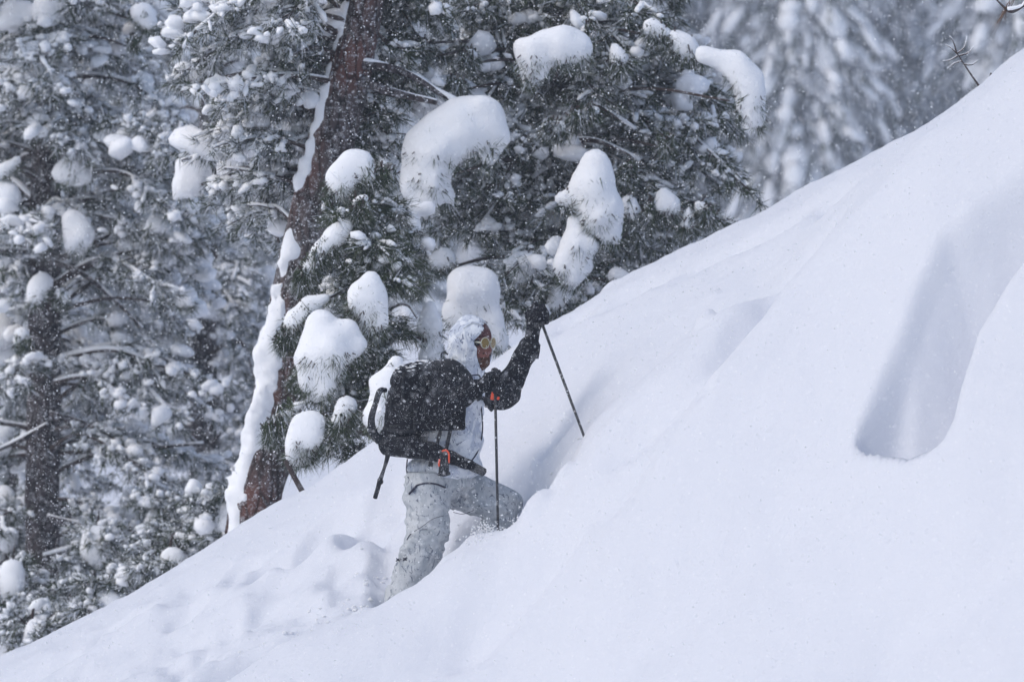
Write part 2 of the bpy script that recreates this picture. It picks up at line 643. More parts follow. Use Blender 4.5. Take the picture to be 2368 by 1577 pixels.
DAB = {k: dab_shapes(k, 12, 3.0 * k) for k in (1, 2, 3)}


def add_dabs(acc, pts, scale, rng, sub=1, axis=None, pitch=None):
    """snow lumps at pts; scale (n,3); axis = heading in plan, pitch = downward tilt"""
    V, T = DAB[sub]
    n = len(pts)
    if n == 0:
        return
    k = rng.integers(0, len(V), n)
    v = V[k] * np.asarray(scale)[:, None, :]
    if pitch is not None:
        c, s = np.cos(pitch)[:, None], np.sin(pitch)[:, None]
        x, z = v[..., 0].copy(), v[..., 2].copy()
        v[..., 0] = x * c + z * s; v[..., 2] = -x * s + z * c
    a = rng.uniform(0, 6.28, n) if axis is None else axis
    c, s = np.cos(a)[:, None], np.sin(a)[:, None]
    x, y = v[..., 0].copy(), v[..., 1].copy()
    v[..., 0] = x * c - y * s; v[..., 1] = x * s + y * c
    v = v + np.asarray(pts)[:, None, :]
    t = T[None] + (np.arange(n) * V.shape[1])[:, None, None]
    acc.add(v.reshape(-1, 3), t.reshape(-1, 3))


def add_tufts(acc, pts, dirs, rng, n=26, L=0.12, w=0.0042, spread=0.75, droop=0.15):
    pts, dirs = np.asarray(pts), unit(dirs)
    m = len(pts)
    if m == 0:
        return
    d = unit(dirs[:, None] + spread * rng.normal(size=(m, n, 3)) + np.array([0, 0, -droop]))
    base = pts[:, None] - dirs[:, None] * rng.uniform(0, 0.5 * L, (m, n, 1)) + rng.normal(size=(m, n, 3)) * 0.008
    ln = L * rng.uniform(0.65, 1.15, (m, n, 1))
    tip = base + d * ln
    tip[..., 2] -= 0.12 * ln[..., 0]
    wv = unit(np.cross(d, rng.normal(size=(m, n, 3)))) * w
    v = np.stack([base - wv, base + wv, tip], 2).reshape(-1, 3)
    acc.add(v, np.arange(len(v)).reshape(-1, 3))


def in_poly(q, poly):
    ins = False
    n = len(poly)
    for i in range(n):
        a, b = poly[i], poly[(i + 1) % n]
        if (a[1] > q[1]) != (b[1] > q[1]) and q[0] < (b[0] - a[0]) * (q[1] - a[1]) / (b[1] - a[1]) + a[0]:
            ins = not ins
    return ins


def poly_points(poly, n, rng):
    """spread-out random pixels inside a polygon"""
    p = np.array(poly)
    lo, hi = p.min(0), p.max(0)
    out = []
    while len(out) < n:
        best, bd = None, -1
        for _ in range(6):
            while True:
                q = rng.uniform(lo, hi)
                if in_poly(q, poly):
                    break
            d = min((np.hypot(*(q - o)) for o in out), default=1e9)
            if d > bd:
                best, bd = q, d
        out.append(best)
    return out


class Tree:
    def __init__(self, name, label, trunk_px, y, radii, bark, group=None, needle='needle', lean_y=0.0, sides=14, category='tree'):
        """trunk_px: pixels (px, py) from the top down to the ground, at distance y"""
        pts = [P(px, py, y + lean_y * i) for i, (px, py) in enumerate(trunk_px)][::-1]
        g = ground_z(pts[0][0], pts[0][1])
        foot = pts[0].copy()
        if foot[2] > g - 0.25:
            foot[2] = g - 0.25
            pts = [foot] + pts[1:] if len(pts) > 2 and pts[1][2] > g + 0.2 else [foot] + pts
        self.org = np.array([foot[0], foot[1], g])
        self.root = link(name, None, None, None, self.org, label=label, category=category)
        if group:
            self.root['group'] = group
        self.path = spline(pts, 40)
        rr = np.interp(np.linspace(0, 1, 40), np.linspace(0, 1, len(radii)), radii)
        self.rad = rr
        self.needle = needle
        v, t, q = tube(self.path, rr, sides, rough=0.10)
        a = Acc(self.org); a.add(v, t, q)
        link('trunk', a.mesh('trunk'), M[bark], self.root)

    def at(self, z):
        """trunk centre and radius at height z"""
        i = np.argmin(abs(self.path[:, 2] - z))
        return self.path[i], self.rad[i]

    def bough(self, p1, rng, r0=0.024, rise=None, sag=0.15, twigs=14, tuft=2, dabs=0.5, dab=0.07, bare=0.35, L=0.12, n=24, p0=None, snow_line=0.0,
              twig_len=0.34, w=0.0042, mat_n=None, rime=0.45):
        p1 = np.asarray(p1, float)
        if p0 is None:
            ln0 = np.hypot(p1[0] - self.path[10][0], p1[1] - self.path[10][1])
            z0 = p1[2] + (rng.uniform(-0.25, 0.45) * ln0 if rise is None else rise)
            p0, _ = self.at(np.clip(z0, self.path[0][2] + 0.4, self.path[-1][2]))
        mid = (p0 + p1) / 2 + np.array([0, 0, sag * np.linalg.norm(p1 - p0)]) + rng.normal(size=3) * 0.05 * np.linalg.norm(p1 - p0)
        path = spline([p0, mid, p1], 14)
        ln = np.linalg.norm(np.diff(path, axis=0), axis=1).sum()
        acc, need, snow = Acc(self.org), Acc(self.org), Acc(self.org)
        rad = np.linspace(r0, max(r0 * 0.22, 0.004), 14)
        acc.add(*tube(path, rad, 6, rough=0.12))
        tp, td, dp = [], [], []
        tan = unit(np.gradient(path, axis=0))
        for k in range(twigs):
            u = bare + (1 - bare) * (k + rng.uniform(0, 1)) / twigs
            i = min(int(u * 13), 12); f = u * 13 - i
            b = path[i] * (1 - f) + path[i + 1] * f
            side = unit(np.cross(tan[i], [0, 0, 1])) * (1 if k % 2 else -1)
            d = unit(side * rng.uniform(0.5, 1.0) + tan[i] * rng.uniform(0.3, 0.9) + np.array([0, 0, rng.uniform(-0.55, 0.35)]))
            tl = twig_len * rng.uniform(0.5, 1.1) * (1.15 - 0.5 * u)
            e = b + d * tl + np.array([0, 0, -0.12 * tl])
            m_ = (b + e) / 2 + np.array([0, 0, 0.06 * tl])
            acc.add(*tube(spline([b, m_, e], 4), np.linspace(0.008, 0.003, 4), 3, cap=False))
            if rng.random() < rime:                                   # snow lying along the twig
                sp = spline([b, m_, e], 6)[1:]; sp[:, 2] += 0.012
                snow.add(*tube(sp, 0.016 * rng.uniform(0.6, 1.5) * np.array([0.7, 1.1, 0.8, 1.2, 0.6]) * rng.uniform(0.7, 1.3, 5), 5))
            for s in np.linspace(0.35, 1.0, tuft + 1):
                q = b * (1 - s) + e * s + rng.normal(size=3) * 0.02
                tp.append(q); td.append(d + rng.normal(size=3) * 0.25)
            if rng.random() < dabs:
                s = rng.uniform(0.45, 1.0)
                dp.append(b * (1 - s) + e * s + np.array([0, 0, dab * 0.35]))
        tp.append(path[-1]); td.append(tan[-1])
        add_tufts(need, tp, td, rng, n, L, w)
        if len(dp):
            dp = np.array(dp)
            big = dab * np.exp(rng.normal(-0.35, 0.55, len(dp)))
            cp, cs = [], []
            for q, b_ in zip(dp, big):
                for _ in range(int(rng.integers(3, 7))):
                    g = b_ * rng.uniform(0.3, 0.85)
                    cp.append(q + rng.normal(size=3) * b_ * np.array([0.75, 0.75, 0.38])); cs.append((g * rng.uniform(0.8, 1.5), g * rng.uniform(0.7, 1.1), g * rng.uniform(0.6, 1.1)))
            cp, cs = np.array(cp), np.array(cs)
            lg = cs[:, 0] > 0.10
            add_dabs(snow, cp[lg], cs[lg], rng, 2, pitch=rng.uniform(-0.3, 0.8, lg.sum()))
            add_dabs(snow, cp[~lg], cs[~lg], rng, 1, pitch=rng.uniform(-0.3, 0.8, (~lg).sum()))
        if snow_line:
            sp = path[1:-1].copy(); sp[:, 2] += rad[1:-1] * 0.9 + snow_line * 0.25
            sr = snow_line * (0.6 + 0.5 * noise3(sp * 4.0)) * np.clip(np.linspace(0.8, 0.9, len(sp)), 0, 1)
            snow.add(*tube(sp, np.maximum(sr, 0.004), 8))
        br = link('branch', acc.mesh('branch'), M['twig'], self.root)
        if need.n:
            link('needles', need.mesh('needles', False), M[mat_n or self.needle], br, kind='stuff')
        if snow.n:
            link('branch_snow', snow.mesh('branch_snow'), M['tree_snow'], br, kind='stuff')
        return path

    def limb(self, pix, y, r0, r1, snow=0.0, dy=0.0):
        """a bare limb drawn through pixels"""
        pts = [P(px, py, y + dy * i) for i, (px, py) in enumerate(pix)]
        path = spline(pts, 6 * len(pts))
        rad = np.linspace(r0, r1, len(path))
        a = Acc(self.org); a.add(*tube(path, rad, 7, rough=0.15))
        b = link('branch', a.mesh('branch'), M['twig'] if r0 < 0.03 else M['bark'], self.root)
        if snow:
            sp = path.copy(); sp[:, 2] += rad * 0.8
            sr = np.maximum(snow * (0.55 + 0.6 * noise3(sp * 5.0)), 0.003)
            c = Acc(self.org); c.add(*tube(sp, sr, 8))
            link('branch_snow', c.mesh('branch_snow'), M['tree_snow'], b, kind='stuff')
        return path

    def clump(self, chain, y, rng, label=None, thick=0.8, fringe=50, h=0.028, L=0.13, n=24, stem=True, rag=0.048, needle=None, shade=0.30, keep=1.0, clump_w=0.0042):
        """a big load of snow drawn as circles (px, py, r) at distance y, with the needles it presses down"""
        k = y / FOCUS / PXM
        chains = chain if isinstance(chain[0][0], (tuple, list)) else [chain]
        balls = [[(P(px, py, y), r * k) for px, py, r in c] for c in chains]
        allp = np.array([b[0] for c in balls for b in c]); allr = np.array([b[1] for c in balls for b in c])
        lo, hi = (allp - allr[:, None]).min(0) - 0.1, (allp + allr[:, None]).max(0) + 0.1
        cen = (lo + hi) / 2
        seed = rng.uniform(0, 50)
        lam = min(1.0, allr.mean() / 0.10)

        def f(p):
            q = p.copy()
            q[:, 1] = cen[1] + (p[:, 1] - cen[1]) / thick
            d = None
            for c in balls:
                for i in range(max(len(c) - 1, 1)):
                    a, b = c[i], c[min(i + 1, len(c) - 1)]
                    e = sd_cone(q, a[0], b[0], a[1], b[1])
                    d = e if d is None else smin(d, e, 0.05)
            low = np.clip((cen[2] - p[:, 2]) / (hi[2] - lo[2]) + 0.25, 0, 1)
            lump = (noise3(p * 3.4 + seed) * 0.058 + noise3(p * 8.5 + seed) * 0.024) * lam
            rg = (noise3(p * np.array([13, 13, 7]) + seed) * 0.7 + noise3(p * np.array([26, 26, 13]) + seed) * 0.4) * (0.10 * rag + rag * 2.0 * low ** 1.5) * lam
            return d + lump + rg

        V, Q = surface_nets(f, lo, hi, h)
        acc = Acc(self.org); acc.add(V, None, Q)
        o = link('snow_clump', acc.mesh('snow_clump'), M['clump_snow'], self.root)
        if label:
            o['label'] = label
        if fringe:
            eps = 0.02
            pick = V[rng.integers(0, len(V), fringe * 10)]
            g = np.stack([f(pick + np.eye(3)[i] * eps) - f(pick - np.eye(3)[i] * eps) for i in range(3)], -1)
            nrm = unit(g)
            okm = (nrm[:, 2] < 0.0) & (pick[:, 2] < cen[2] + shade * (hi[2] - lo[2]) * 0.3)
            pick, nrm = pick[okm][:fringe], nrm[okm][:fringe]
            need = Acc(self.org)
            dirs = unit(nrm * np.array([1, 0.7, 0.3]) + np.array([0, 0, -0.55]) + rng.normal(size=pick.shape) * 0.25)
            add_tufts(need, pick - nrm * 0.05, dirs, rng, n, L, clump_w, 0.45, 0.35)
            up_ = V[rng.integers(0, len(V), max(fringe // 12, 2))]          # needles that poke through
            add_tufts(need, up_ - np.array([0, 0, 0.06]), np.tile([[0.0, -0.3, 0.6]], (len(up_), 1)) + rng.normal(size=up_.shape) * 0.5, rng, 6, L * 0.9, clump_w, 0.35, 0.0)
            a = Acc(self.org)
            if stem:
                low = np.array([cen[0], cen[1], lo[2] + 0.35 * (hi[2] - lo[2])])
                p0, _ = self.at(np.clip(cen[2] - 0.1, self.path[0][2] + 0.3, self.path[-1][2]))
                a.add(*tube(spline([p0, (p0 + low) / 2 + np.array([0, 0, 0.1]), low], 10), np.linspace(0.022, 0.008, 10), 6, rough=0.1))
            for q, d in list(zip(pick, dirs))[::3]:
                a.add(*tube(np.array([q - d * 0.12, q + d * 0.03]), [0.006, 0.004], 4))
            br = link('branch', a.mesh('branch'), M['twig'], self.root)
            link('needles', need.mesh('needles', False), M[needle or self.needle], br, kind='stuff')
        return o

    def plaster(self, off, width, z0, z1, seed, patch=0.0):
        """snow blown on to one side of the trunk"""
        off = np.asarray(off, float)
        msk = (self.path[:, 2] > z0) & (self.path[:, 2] < z1)
        pts, rr = self.path[msk], self.rad[msk]
        c = pts + off * rr[:, None]
        lo, hi = c.min(0) - 0.35, c.max(0) + 0.35

        def f(p):
            i = np.clip(np.searchsorted(pts[:, 2], p[:, 2]), 0, len(pts) - 1)
            ctr = c[i]
            d = np.hypot((p[:, 0] - ctr[:, 0]), (p[:, 1] - ctr[:, 1]))
            nn = fbm(p * np.array([4, 4, 2.2]) + seed, 3) + 0.6 * noise3(p * np.array([16, 16, 9]) + seed) + 0.3 * noise3(p * np.array([34, 34, 20]) + seed)
            r = width * (0.75 + 0.45 * nn) - patch * np.clip(noise3(p * np.array([4, 4, 2.4]) + seed + 9), 0, 1)
            end = np.minimum(p[:, 2] - z0, z1 - p[:, 2])
            return d - r * np.clip(end / 0.2, 0, 1)
        V, Q = surface_nets(f, lo, hi, 0.03)
        a = Acc(self.org); a.add(V, None, Q)
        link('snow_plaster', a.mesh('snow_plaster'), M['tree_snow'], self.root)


# ---- the pines behind the ridge
r1 = np.random.default_rng(21)
TB = Tree('pine_tree', 'leaning red-barked pine trunk with snow plastered up one side behind the ridge',
          [(960, -420), (880, -150), (836, 40), (790, 240), (742, 420), (690, 640), (655, 850), (620, 1050), (585, 1215), (570, 1290)], 35.5,
          [0.195, 0.185, 0.178, 0.172, 0.165, 0.158, 0.15, 0.14, 0.12], 'bark_red')
TB.plaster((-0.58, -0.50, 0), 0.115, -2.4, 0.85, 1.0, 0.12)
TB.plaster((-0.80, -0.35, 0), 0.075, 0.9, 2.6, 3.0, 0.08)
for q in poly_points([(380, -60), (820, -60), (780, 200), (720, 330), (660, 560), (560, 520), (470, 380), (380, 200)], 38, r1):
    near = abs(q[0] - np.interp(q[1], [-60, 40, 240, 420, 640], [850, 836, 790, 742, 690])) < 130
    TB.bough(P(*q, 35.5 + (r1.uniform(0.7, 2.0) if near else r1.uniform(-0.9, 1.6))), r1, r0=0.022, dabs=0.7, dab=0.055, twigs=16, tuft=2, snow_line=r1.choice([0, 0.02]), mat_n='needle_frost', rime=0.8)
for q in poly_points([(840, -60), (1020, -60), (1020, 230), (900, 210), (860, 120)], 14, r1):
    TB.bough(P(*q, 35.9 + r1.uniform(-0.2, 0.9)), r1, r0=0.022, dabs=0.6, dab=0.07, twigs=13)
for q in poly_points([(790, 260), (930, 240), (900, 330), (790, 360)], 7, r1):
    TB.bough(P(*q, 35.9 + r1.uniform(-0.1, 0.6)), r1, r0=0.016, dabs=0.6, dab=0.06, twigs=10)
TB.limb([(838, 150), (900, 158), (960, 180), (1015, 215), (1060, 240)], 35.4, 0.035, 0.014, 0.03)
TB.limb([(832, 185), (880, 205), (940, 222), (1010, 238)], 35.3, 0.04, 0.02, 0.028)
TB.limb([(700, 345), (630, 350), (560, 345), (500, 350), (420, 372)], 36.0, 0.03, 0.012, 0.018)
TB.limb([(640, 350), (590, 385), (540, 395), (505, 440), (480, 475)], 36.0, 0.025, 0.010, 0.016)
TB.limb([(560, 375), (575, 300), (520, 300), (470, 290)], 36.1, 0.02, 0.01, 0.016)
TB.limb([(625, 360), (612, 430), (620, 500), (645, 560)], 36.0, 0.022, 0.010, 0.0)
TB.clump([(650, 20, 42), (640, 60, 45), (625, 80, 28)], 35.2, r1, fringe=40)
TB.clump([(660, 125, 22), (650, 110, 18)], 35.2, r1, fringe=15)
TB.clump([(455, 180, 34), (430, 165, 30), (420, 185, 20)], 36.6, r1, fringe=35)
TB.clump([(545, 260, 35), (520, 240, 30), (580, 240, 24)], 36.6, r1, fringe=20)
TB.clump([(640, 325, 18), (655, 330, 14)], 35.8, r1, fringe=12)
TB.clump([(530, 400, 32), (575, 430, 38), (595, 460, 26)], 37.2, r1, fringe=14)
TB.clump([(455, 400, 40), (440, 430, 26)], 37.2, r1, fringe=10)

r2 = np.random.default_rng(33)
TD = Tree('pine_tree', 'broad dark pine loaded with heavy snow pads beyond the ridge', [(1330, -420), (1310, -200), (1300, 100), (1295, 420), (1290, 700), (1290, 900)], 37.2,
          [0.16, 0.15, 0.14, 0.12, 0.10, 0.07], 'bark')
CROWN_D = [(985, -60), (1590, -60), (1580, 30), (1500, 60), (1640, 150), (1725, 230), (1740, 290), (1660, 340), (1720, 400), (1770, 470), (1600, 555), (1450, 640), (1300, 720), (1180, 700),
           (1140, 560), (1010, 560), (960, 480), (1050, 420), (1140, 330), (1050, 220)]
for q in poly_points(CROWN_D, 140, r2):
    dz = r2.uniform(-1.0, 1.3)
    TD.bough(P(*q, 37.0 + dz), r2, r0=0.022, dabs=0.5, dab=0.048, twigs=15, tuft=2, bare=0.3, n=28, snow_line=r2.choice([0, 0, 0.02]))
for ch in [
    [[(990, 405, 60), (1015, 335, 74), (1070, 295, 72), (1115, 285, 58), (1142, 312, 34)], [(965, 430, 42), (985, 445, 40), (1035, 455, 26)], [(1125, 370, 26), (1118, 395, 14)]],
    [[(1240, 130, 42), (1230, 175, 30), (1222, 208, 16)], [(1262, 100, 26), (1300, 108, 42), (1338, 112, 38), (1356, 150, 18)]],
    [(1360, 74, 20), (1366, 90, 18)],
    [(1422, 112, 14), (1432, 140, 19), (1440, 165, 12)],
    [[(1630, 128, 22), (1660, 140, 24), (1698, 152, 34), (1724, 190, 33), (1738, 238, 26), (1748, 275, 12)]],
    [(1506, 66, 22), (1532, 80, 16)], [(1556, 88, 17), (1580, 112, 22), (1610, 128, 14)],
    [[(1378, 388, 26), (1372, 440, 46), (1388, 492, 58), (1412, 545, 36)], [(1302, 466, 25), (1340, 470, 30)]],
    [(1452, 472, 18), (1458, 492, 24)], [(1495, 480, 12), (1505, 505, 13)],
    [[(1332, 520, 22), (1338, 570, 40), (1332, 620, 42), (1322, 655, 18)]],
    [(1532, 452, 14), (1540, 474, 27)], [(1592, 488, 14), (1594, 518, 26)], [(1618, 478, 14), (1634, 500, 14)],
    [(1420, 640, 24), (1440, 650, 22)], [(1300, 680, 26), (1285, 705, 22)],
    [[(1062, 720, 42), (1080, 675, 44), (1112, 672, 46), (1140, 730, 38), (1160, 785, 20)]],
    [(1046, 196, 17), (1066, 200, 14)], [(1090, 128, 18), (1080, 138, 14)], [(936, 76, 18), (926, 100, 14)], [(978, 110, 15), (972, 130, 12)],
    [(1290, 300, 22), (1262, 296, 14)], [(1540, 330, 13)], [(1120, 370, 12)], [(1450, 388, 14), (1456, 402, 12)],
    [(1200, 620, 30), (1260, 600, 22)], [(1030, 600, 30), (1000, 615, 24)], [(1330, 275, 20), (1370, 262, 16)],
]:
    TD.clump(ch, 35.3 if isinstance(ch[0], list) else 35.9, r2, fringe=int(26 + 26 * len(ch)), h=0.03)
for q in [(1180, 655), (1212, 700), (1172, 715), (1228, 650), (1192, 750), (1240, 700), (1215, 600)]:
    TD.bough(P(*q, 35.9 + r2.uniform(-0.3, 0.3)), r2, r0=0.014, dabs=0.5, dab=0.05, twigs=13, tuft=2, n=26, bare=0.35)
TD.limb([(1295, 330), (1370, 325), (1440, 350), (1480, 372)], 36.4, 0.022, 0.008, 0.022)
TD.limb([(1300, 215), (1390, 250), (1470, 300)], 36.3, 0.022, 0.008, 0.022)

r3 = np.random.default_rng(44)
TC = Tree('young_pine', 'young pine bowed under egg-shaped snow pads just behind the hiker', [(842, 392), (856, 450), (872, 560), (880, 700), (886, 850), (890, 1000), (890, 1080)], 33.9,
          [0.055, 0.05, 0.045, 0.036, 0.028, 0.018, 0.008], 'twig', needle='needle_fresh')
for ch, y in [
    ([[(812, 378, 26), (792, 420, 32), (772, 470, 20)], [(836, 378, 22), (852, 410, 14)]], 33.7),
    ([(842, 455, 14), (832, 470, 22), (846, 488, 12)], 33.6),
    ([(878, 395, 10), (892, 415, 13)], 33.8),
    ([(802, 520, 13), (770, 548, 20), (738, 580, 22), (708, 630, 20), (694, 656, 9)], 33.6),
    ([[(858, 645, 26), (854, 690, 42), (866, 740, 36)]], 33.4),
    ([[(745, 752, 34), (750, 815, 58), (738, 870, 44), (744, 905, 18)], [(790, 780, 36), (812, 800, 22)]], 33.3),
    ([(752, 688, 10), (715, 706, 18), (682, 740, 22), (655, 785, 18)], 33.5),
    ([[(996, 712, 22), (994, 760, 36), (1002, 812, 34)]], 34.1),
    ([(724, 920, 9), (690, 938, 16), (655, 968, 20), (628, 1002, 13)], 33.3),
    ([[(722, 975, 36), (708, 1020, 36), (682, 1062, 20)]], 33.2),
    ([(798, 940, 20), (792, 970, 19)], 33.2),
    ([[(912, 838, 30), (896, 890, 48), (872, 955, 38)]], 32.95),
    ([[(920, 490, 32), (935, 530, 34), (955, 578, 22), (982, 605, 14)], [(990, 480, 22), (960, 478, 20)]], 34.3),
    ([(950, 655, 20), (975, 640, 16)], 34.6),
    ([(690, 875, 12), (712, 882, 14)], 33.9),
]:
    TC.clump(ch, y, r3, fringe=int(40 + 30 * len(ch)), h=0.026, n=26, L=0.14, rag=0.048, clump_w=0.0036)
for q in poly_points([(760, 470), (860, 420), (960, 560), (985, 640), (900, 660), (790, 680), (745, 660), (765, 560)], 24, r3):
    TC.bough(P(*q, 33.8 + r3.uniform(-0.3, 0.5)), r3, r0=0.013, sag=0.05, dabs=0.3, dab=0.045, twigs=9, tuft=2, n=26, L=0.14, bare=0.3, twig_len=0.22, w=0.0036)
for q in poly_points([(740, 830), (840, 720), (950, 750), (830, 830), (790, 960), (740, 1050), (690, 1040), (710, 950)], 18, r3):
    TC.bough(P(*q, 33.8 + r3.uniform(-0.3, 0.6)), r3, r0=0.013, sag=0.05, dabs=0.25, dab=0.045, twigs=9, tuft=2, n=26, L=0.14, bare=0.35, twig_len=0.22, w=0.0036)
TC.limb([(870, 620), (830, 645), (780, 680), (730, 700)], 33.7, 0.016, 0.008, 0.016)
TC.limb([(660, 1065), (676, 1095), (706, 1150)], 33.0, 0.016, 0.020, 0.0)
TC.limb([(905, 850), (880, 915), (820, 930), (750, 925)], 33.6, 0.014, 0.007, 0.012)
TC.limb([(880, 800), (900, 720), (940, 705), (965, 735)], 34.0, 0.014, 0.008, 0.012)

r4 = np.random.default_rng(55)
TA = Tree('pine_tree', 'tall grey-barked pine with snowy dead limbs at the low end of the ridge', [(118, -420), (110, -100), (106, 300), (104, 700), (100, 1050), (96, 1372), (95, 1600)], 43.0,
          [0.16, 0.15, 0.145, 0.14, 0.12, 0.10, 0.08], 'bark')
for q in poly_points([(-120, -60), (400, -60), (430, 200), (520, 420), (560, 620), (420, 720), (300, 640), (120, 560), (-120, 620)], 60, r4):
    TA.bough(P(*q, 43 + r4.uniform(-1.6, 1.6)), r4, r0=0.024, dabs=0.9, dab=0.062, twigs=17, tuft=2, bare=0.48, n=28, L=0.14, w=0.005, snow_line=r4.choice([0.02, 0.035]), mat_n='needle_frost', rime=0.8)
for q in poly_points([(-120, 640), (300, 660), (540, 800), (560, 1050), (430, 1290), (250, 1400), (-120, 1500)], 44, r4):
    TA.bough(P(*q, 43.2 + (r4.uniform(0.3, 1.8) if 0 < q[0] < 220 else r4.uniform(-1.3, 1.3))), r4, r0=0.024, dabs=0.9, dab=0.066, twigs=14, tuft=2, bare=0.4, n=22, L=0.13, w=0.005, snow_line=r4.choice([0.0, 0.03]), mat_n='needle_frost', rime=0.8)
for pix, ra, sn in [([(110, 1200), (190, 1215), (300, 1222), (400, 1245), (500, 1262)], 0.04, 0.03), ([(230, 1235), (290, 1285), (360, 1335), (400, 1370)], 0.05, 0.02),
                    ([(115, 960), (200, 985), (270, 1040), (350, 1130), (420, 1210)], 0.04, 0.02), ([(110, 985), (20, 1030), (-60, 1060)], 0.03, 0.03),
                    ([(110, 600), (200, 640), (270, 700), (330, 760)], 0.03, 0.02), ([(105, 345), (180, 350), (240, 345)], 0.03, 0.035), ([(105, 590), (40, 580), (-40, 575)], 0.03, 0.035),
                    ([(110, 180), (40, 170), (-60, 185)], 0.03, 0.035), ([(100, 1290), (160, 1270), (190, 1255)], 0.03, 0.03), ([(260, 1040), (350, 1035), (470, 1025)], 0.03, 0.02)]:
    TA.limb(pix, 42.7, ra, ra * 0.35, sn)
for ch in [[[(170, 510, 34), (178, 555, 40), (165, 585, 24)]], [(110, 495, 24), (112, 540, 20)], [(165, 385, 30), (140, 400, 24), (190, 410, 22)], [(90, 665, 26), (80, 690, 22)], [(140, 680, 20), (150, 695, 14)],
           [(118, 30, 40), (150, 10, 30)], [(20, 460, 30), (10, 500, 22)], [(45, 505, 18)], [(52, 770, 15), (48, 790, 14)], [(330, 30, 24), (340, 50, 20)], [(310, 100, 16)], [(100, 60, 16)], [(228, 300, 24), (240, 310, 14)],
           [(160, 300, 14)], [(330, 260, 12), (325, 290, 12)], [(390, 680, 22), (430, 700, 18)], [(0, 400, 25), (40, 370, 20)], [(60, 800, 14)]]:
    TA.clump(ch, 42.2, r4, fringe=26, h=0.036, L=0.13, clump_w=0.005)

r5 = np.random.default_rng(66)
TE = Tree('pine_tree', 'slim snow-crusted pine standing close behind the grey-barked one', [(60, -420), (56, 100), (52, 700), (50, 1100), (48, 1600)], 47.0,
          [0.15, 0.14, 0.12, 0.10, 0.08], 'bark')
for q in poly_points([(-150, 650), (120, 640), (220, 900), (200, 1150), (-150, 1200)], 16, r5):
    TE.bough(P(*q, 47 + r5.uniform(-1.2, 1.2)), r5, r0=0.022, dabs=0.6, dab=0.09, twigs=12, n=20, L=0.14, w=0.006)
TF = Tree('pine_tree', 'pine with drooping dark boughs between the two large trunks', [(520, -420), (500, 0), (480, 500), (470, 1000), (470, 1600)], 49.0,
          [0.14, 0.13, 0.12, 0.10, 0.08], 'bark')
for q in poly_points([(180, 520), (430, 480), (640, 440), (620, 700), (520, 960), (480, 1240), (360, 1150), (260, 900)], 36, r5):
    TF.bough(P(*q, 49 + r5.uniform(-1.5, 1.5)), r5, r0=0.022, dabs=0.75, dab=0.065, twigs=16, tuft=2, n=24, L=0.14, w=0.006, snow_line=r5.choice([0, 0.03]), mat_n='needle_frost', rime=0.8)
for q in poly_points([(200, -60), (760, -60), (700, 380), (400, 420), (220, 300)], 16, r5):
    TF.bough(P(*q, 49 + r5.uniform(-1.5, 1.5)), r5, r0=0.022, dabs=0.7, dab=0.066, twigs=15, tuft=2, n=24, L=0.14, w=0.006, mat_n='needle_frost', rime=0.8)

for q in [(545, 900), (560, 960), (585, 1010), (535, 1040), (570, 1085), (540, 1130), (600, 930), (500, 1100)]:
    TF.bough(P(*q, 48.6 + r5.uniform(-1.2, 1.2)), r5, r0=0.022, dabs=0.8, dab=0.07, twigs=15, tuft=2, n=22, L=0.14, w=0.006, mat_n='needle_frost', rime=0.8)

# ---- small growth at the foot of the slope
r6 = np.random.default_rng(77)
SHRUB_SAYS = ['bare-stemmed sapling poking from deep snow nearest the lower frame corner', 'thin twiggy sapling beside a snow mound under the grey-barked pine',
              'dark needled sapling at the foot of the grey-barked pine', 'little snow-capped sapling where the ridge meets the low pines', 'straggling sapling beneath the snowy dead limbs',
              'short sapling half buried right at the ridge line',
              'leaning sapling between two snow humps at the low frame edge', 'bushy sapling hiding the foot of the slim crusted pine', 'frosted sapling under the drooping dark boughs', 'low sapling beside the snow-plastered foot of the red-barked trunk',
              'snow-smothered sapling against the lower frame edge', 'wiry sapling in front of the grey-barked trunk foot', 'drooping sapling on the lowest stretch of the ridge', 'thick dark sapling behind the low ridge line',
              'many-stemmed sapling below the long snowy limb', 'white-topped sapling between the low ridge and the leaning trunk']
for (px, py, y, top), say in zip([(20, 1500, 40.5, 1260), (120, 1480, 40.0, 1320), (215, 1420, 41.0, 1180), (300, 1390, 39.5, 1290), (350, 1330, 42.0, 1130), (410, 1300, 40.0, 1200), (70, 1500, 38.5, 1390), (10, 1420, 44.0, 1150), (300, 1330, 45.0, 1090), (470, 1290, 41.0, 1140), (-20, 1500, 42.0, 1330), (150, 1480, 39.0, 1370), (240, 1470, 38.5, 1330), (190, 1400, 45.0, 1200), (390, 1330, 38.5, 1230), (520, 1260, 38.5, 1120)], SHRUB_SAYS):
    t = Tree('pine_sapling', say, [(px + 14, top), (px + 4, (top + py) / 2), (px, py)], y, [0.02, 0.014, 0.005], 'twig', group='saplings below the ridge', category='sapling')
    for k in range(13):
        u = r6.uniform(0.1, 0.95)
        t.bough(P(px + r6.uniform(-75, 75), top + (py - top) * u, y + r6.uniform(-0.3, 0.3)), r6, r0=0.008, rise=-0.15, dabs=0.5, dab=0.038, twigs=9, mat_n='needle_frost', tuft=1, n=20, L=0.11, w=0.005, twig_len=0.18)
    t.clump([(px + 10, top + 60, 24), (px + 5, top + 95, 30)], y - 0.1, r6, fringe=12, h=0.036)

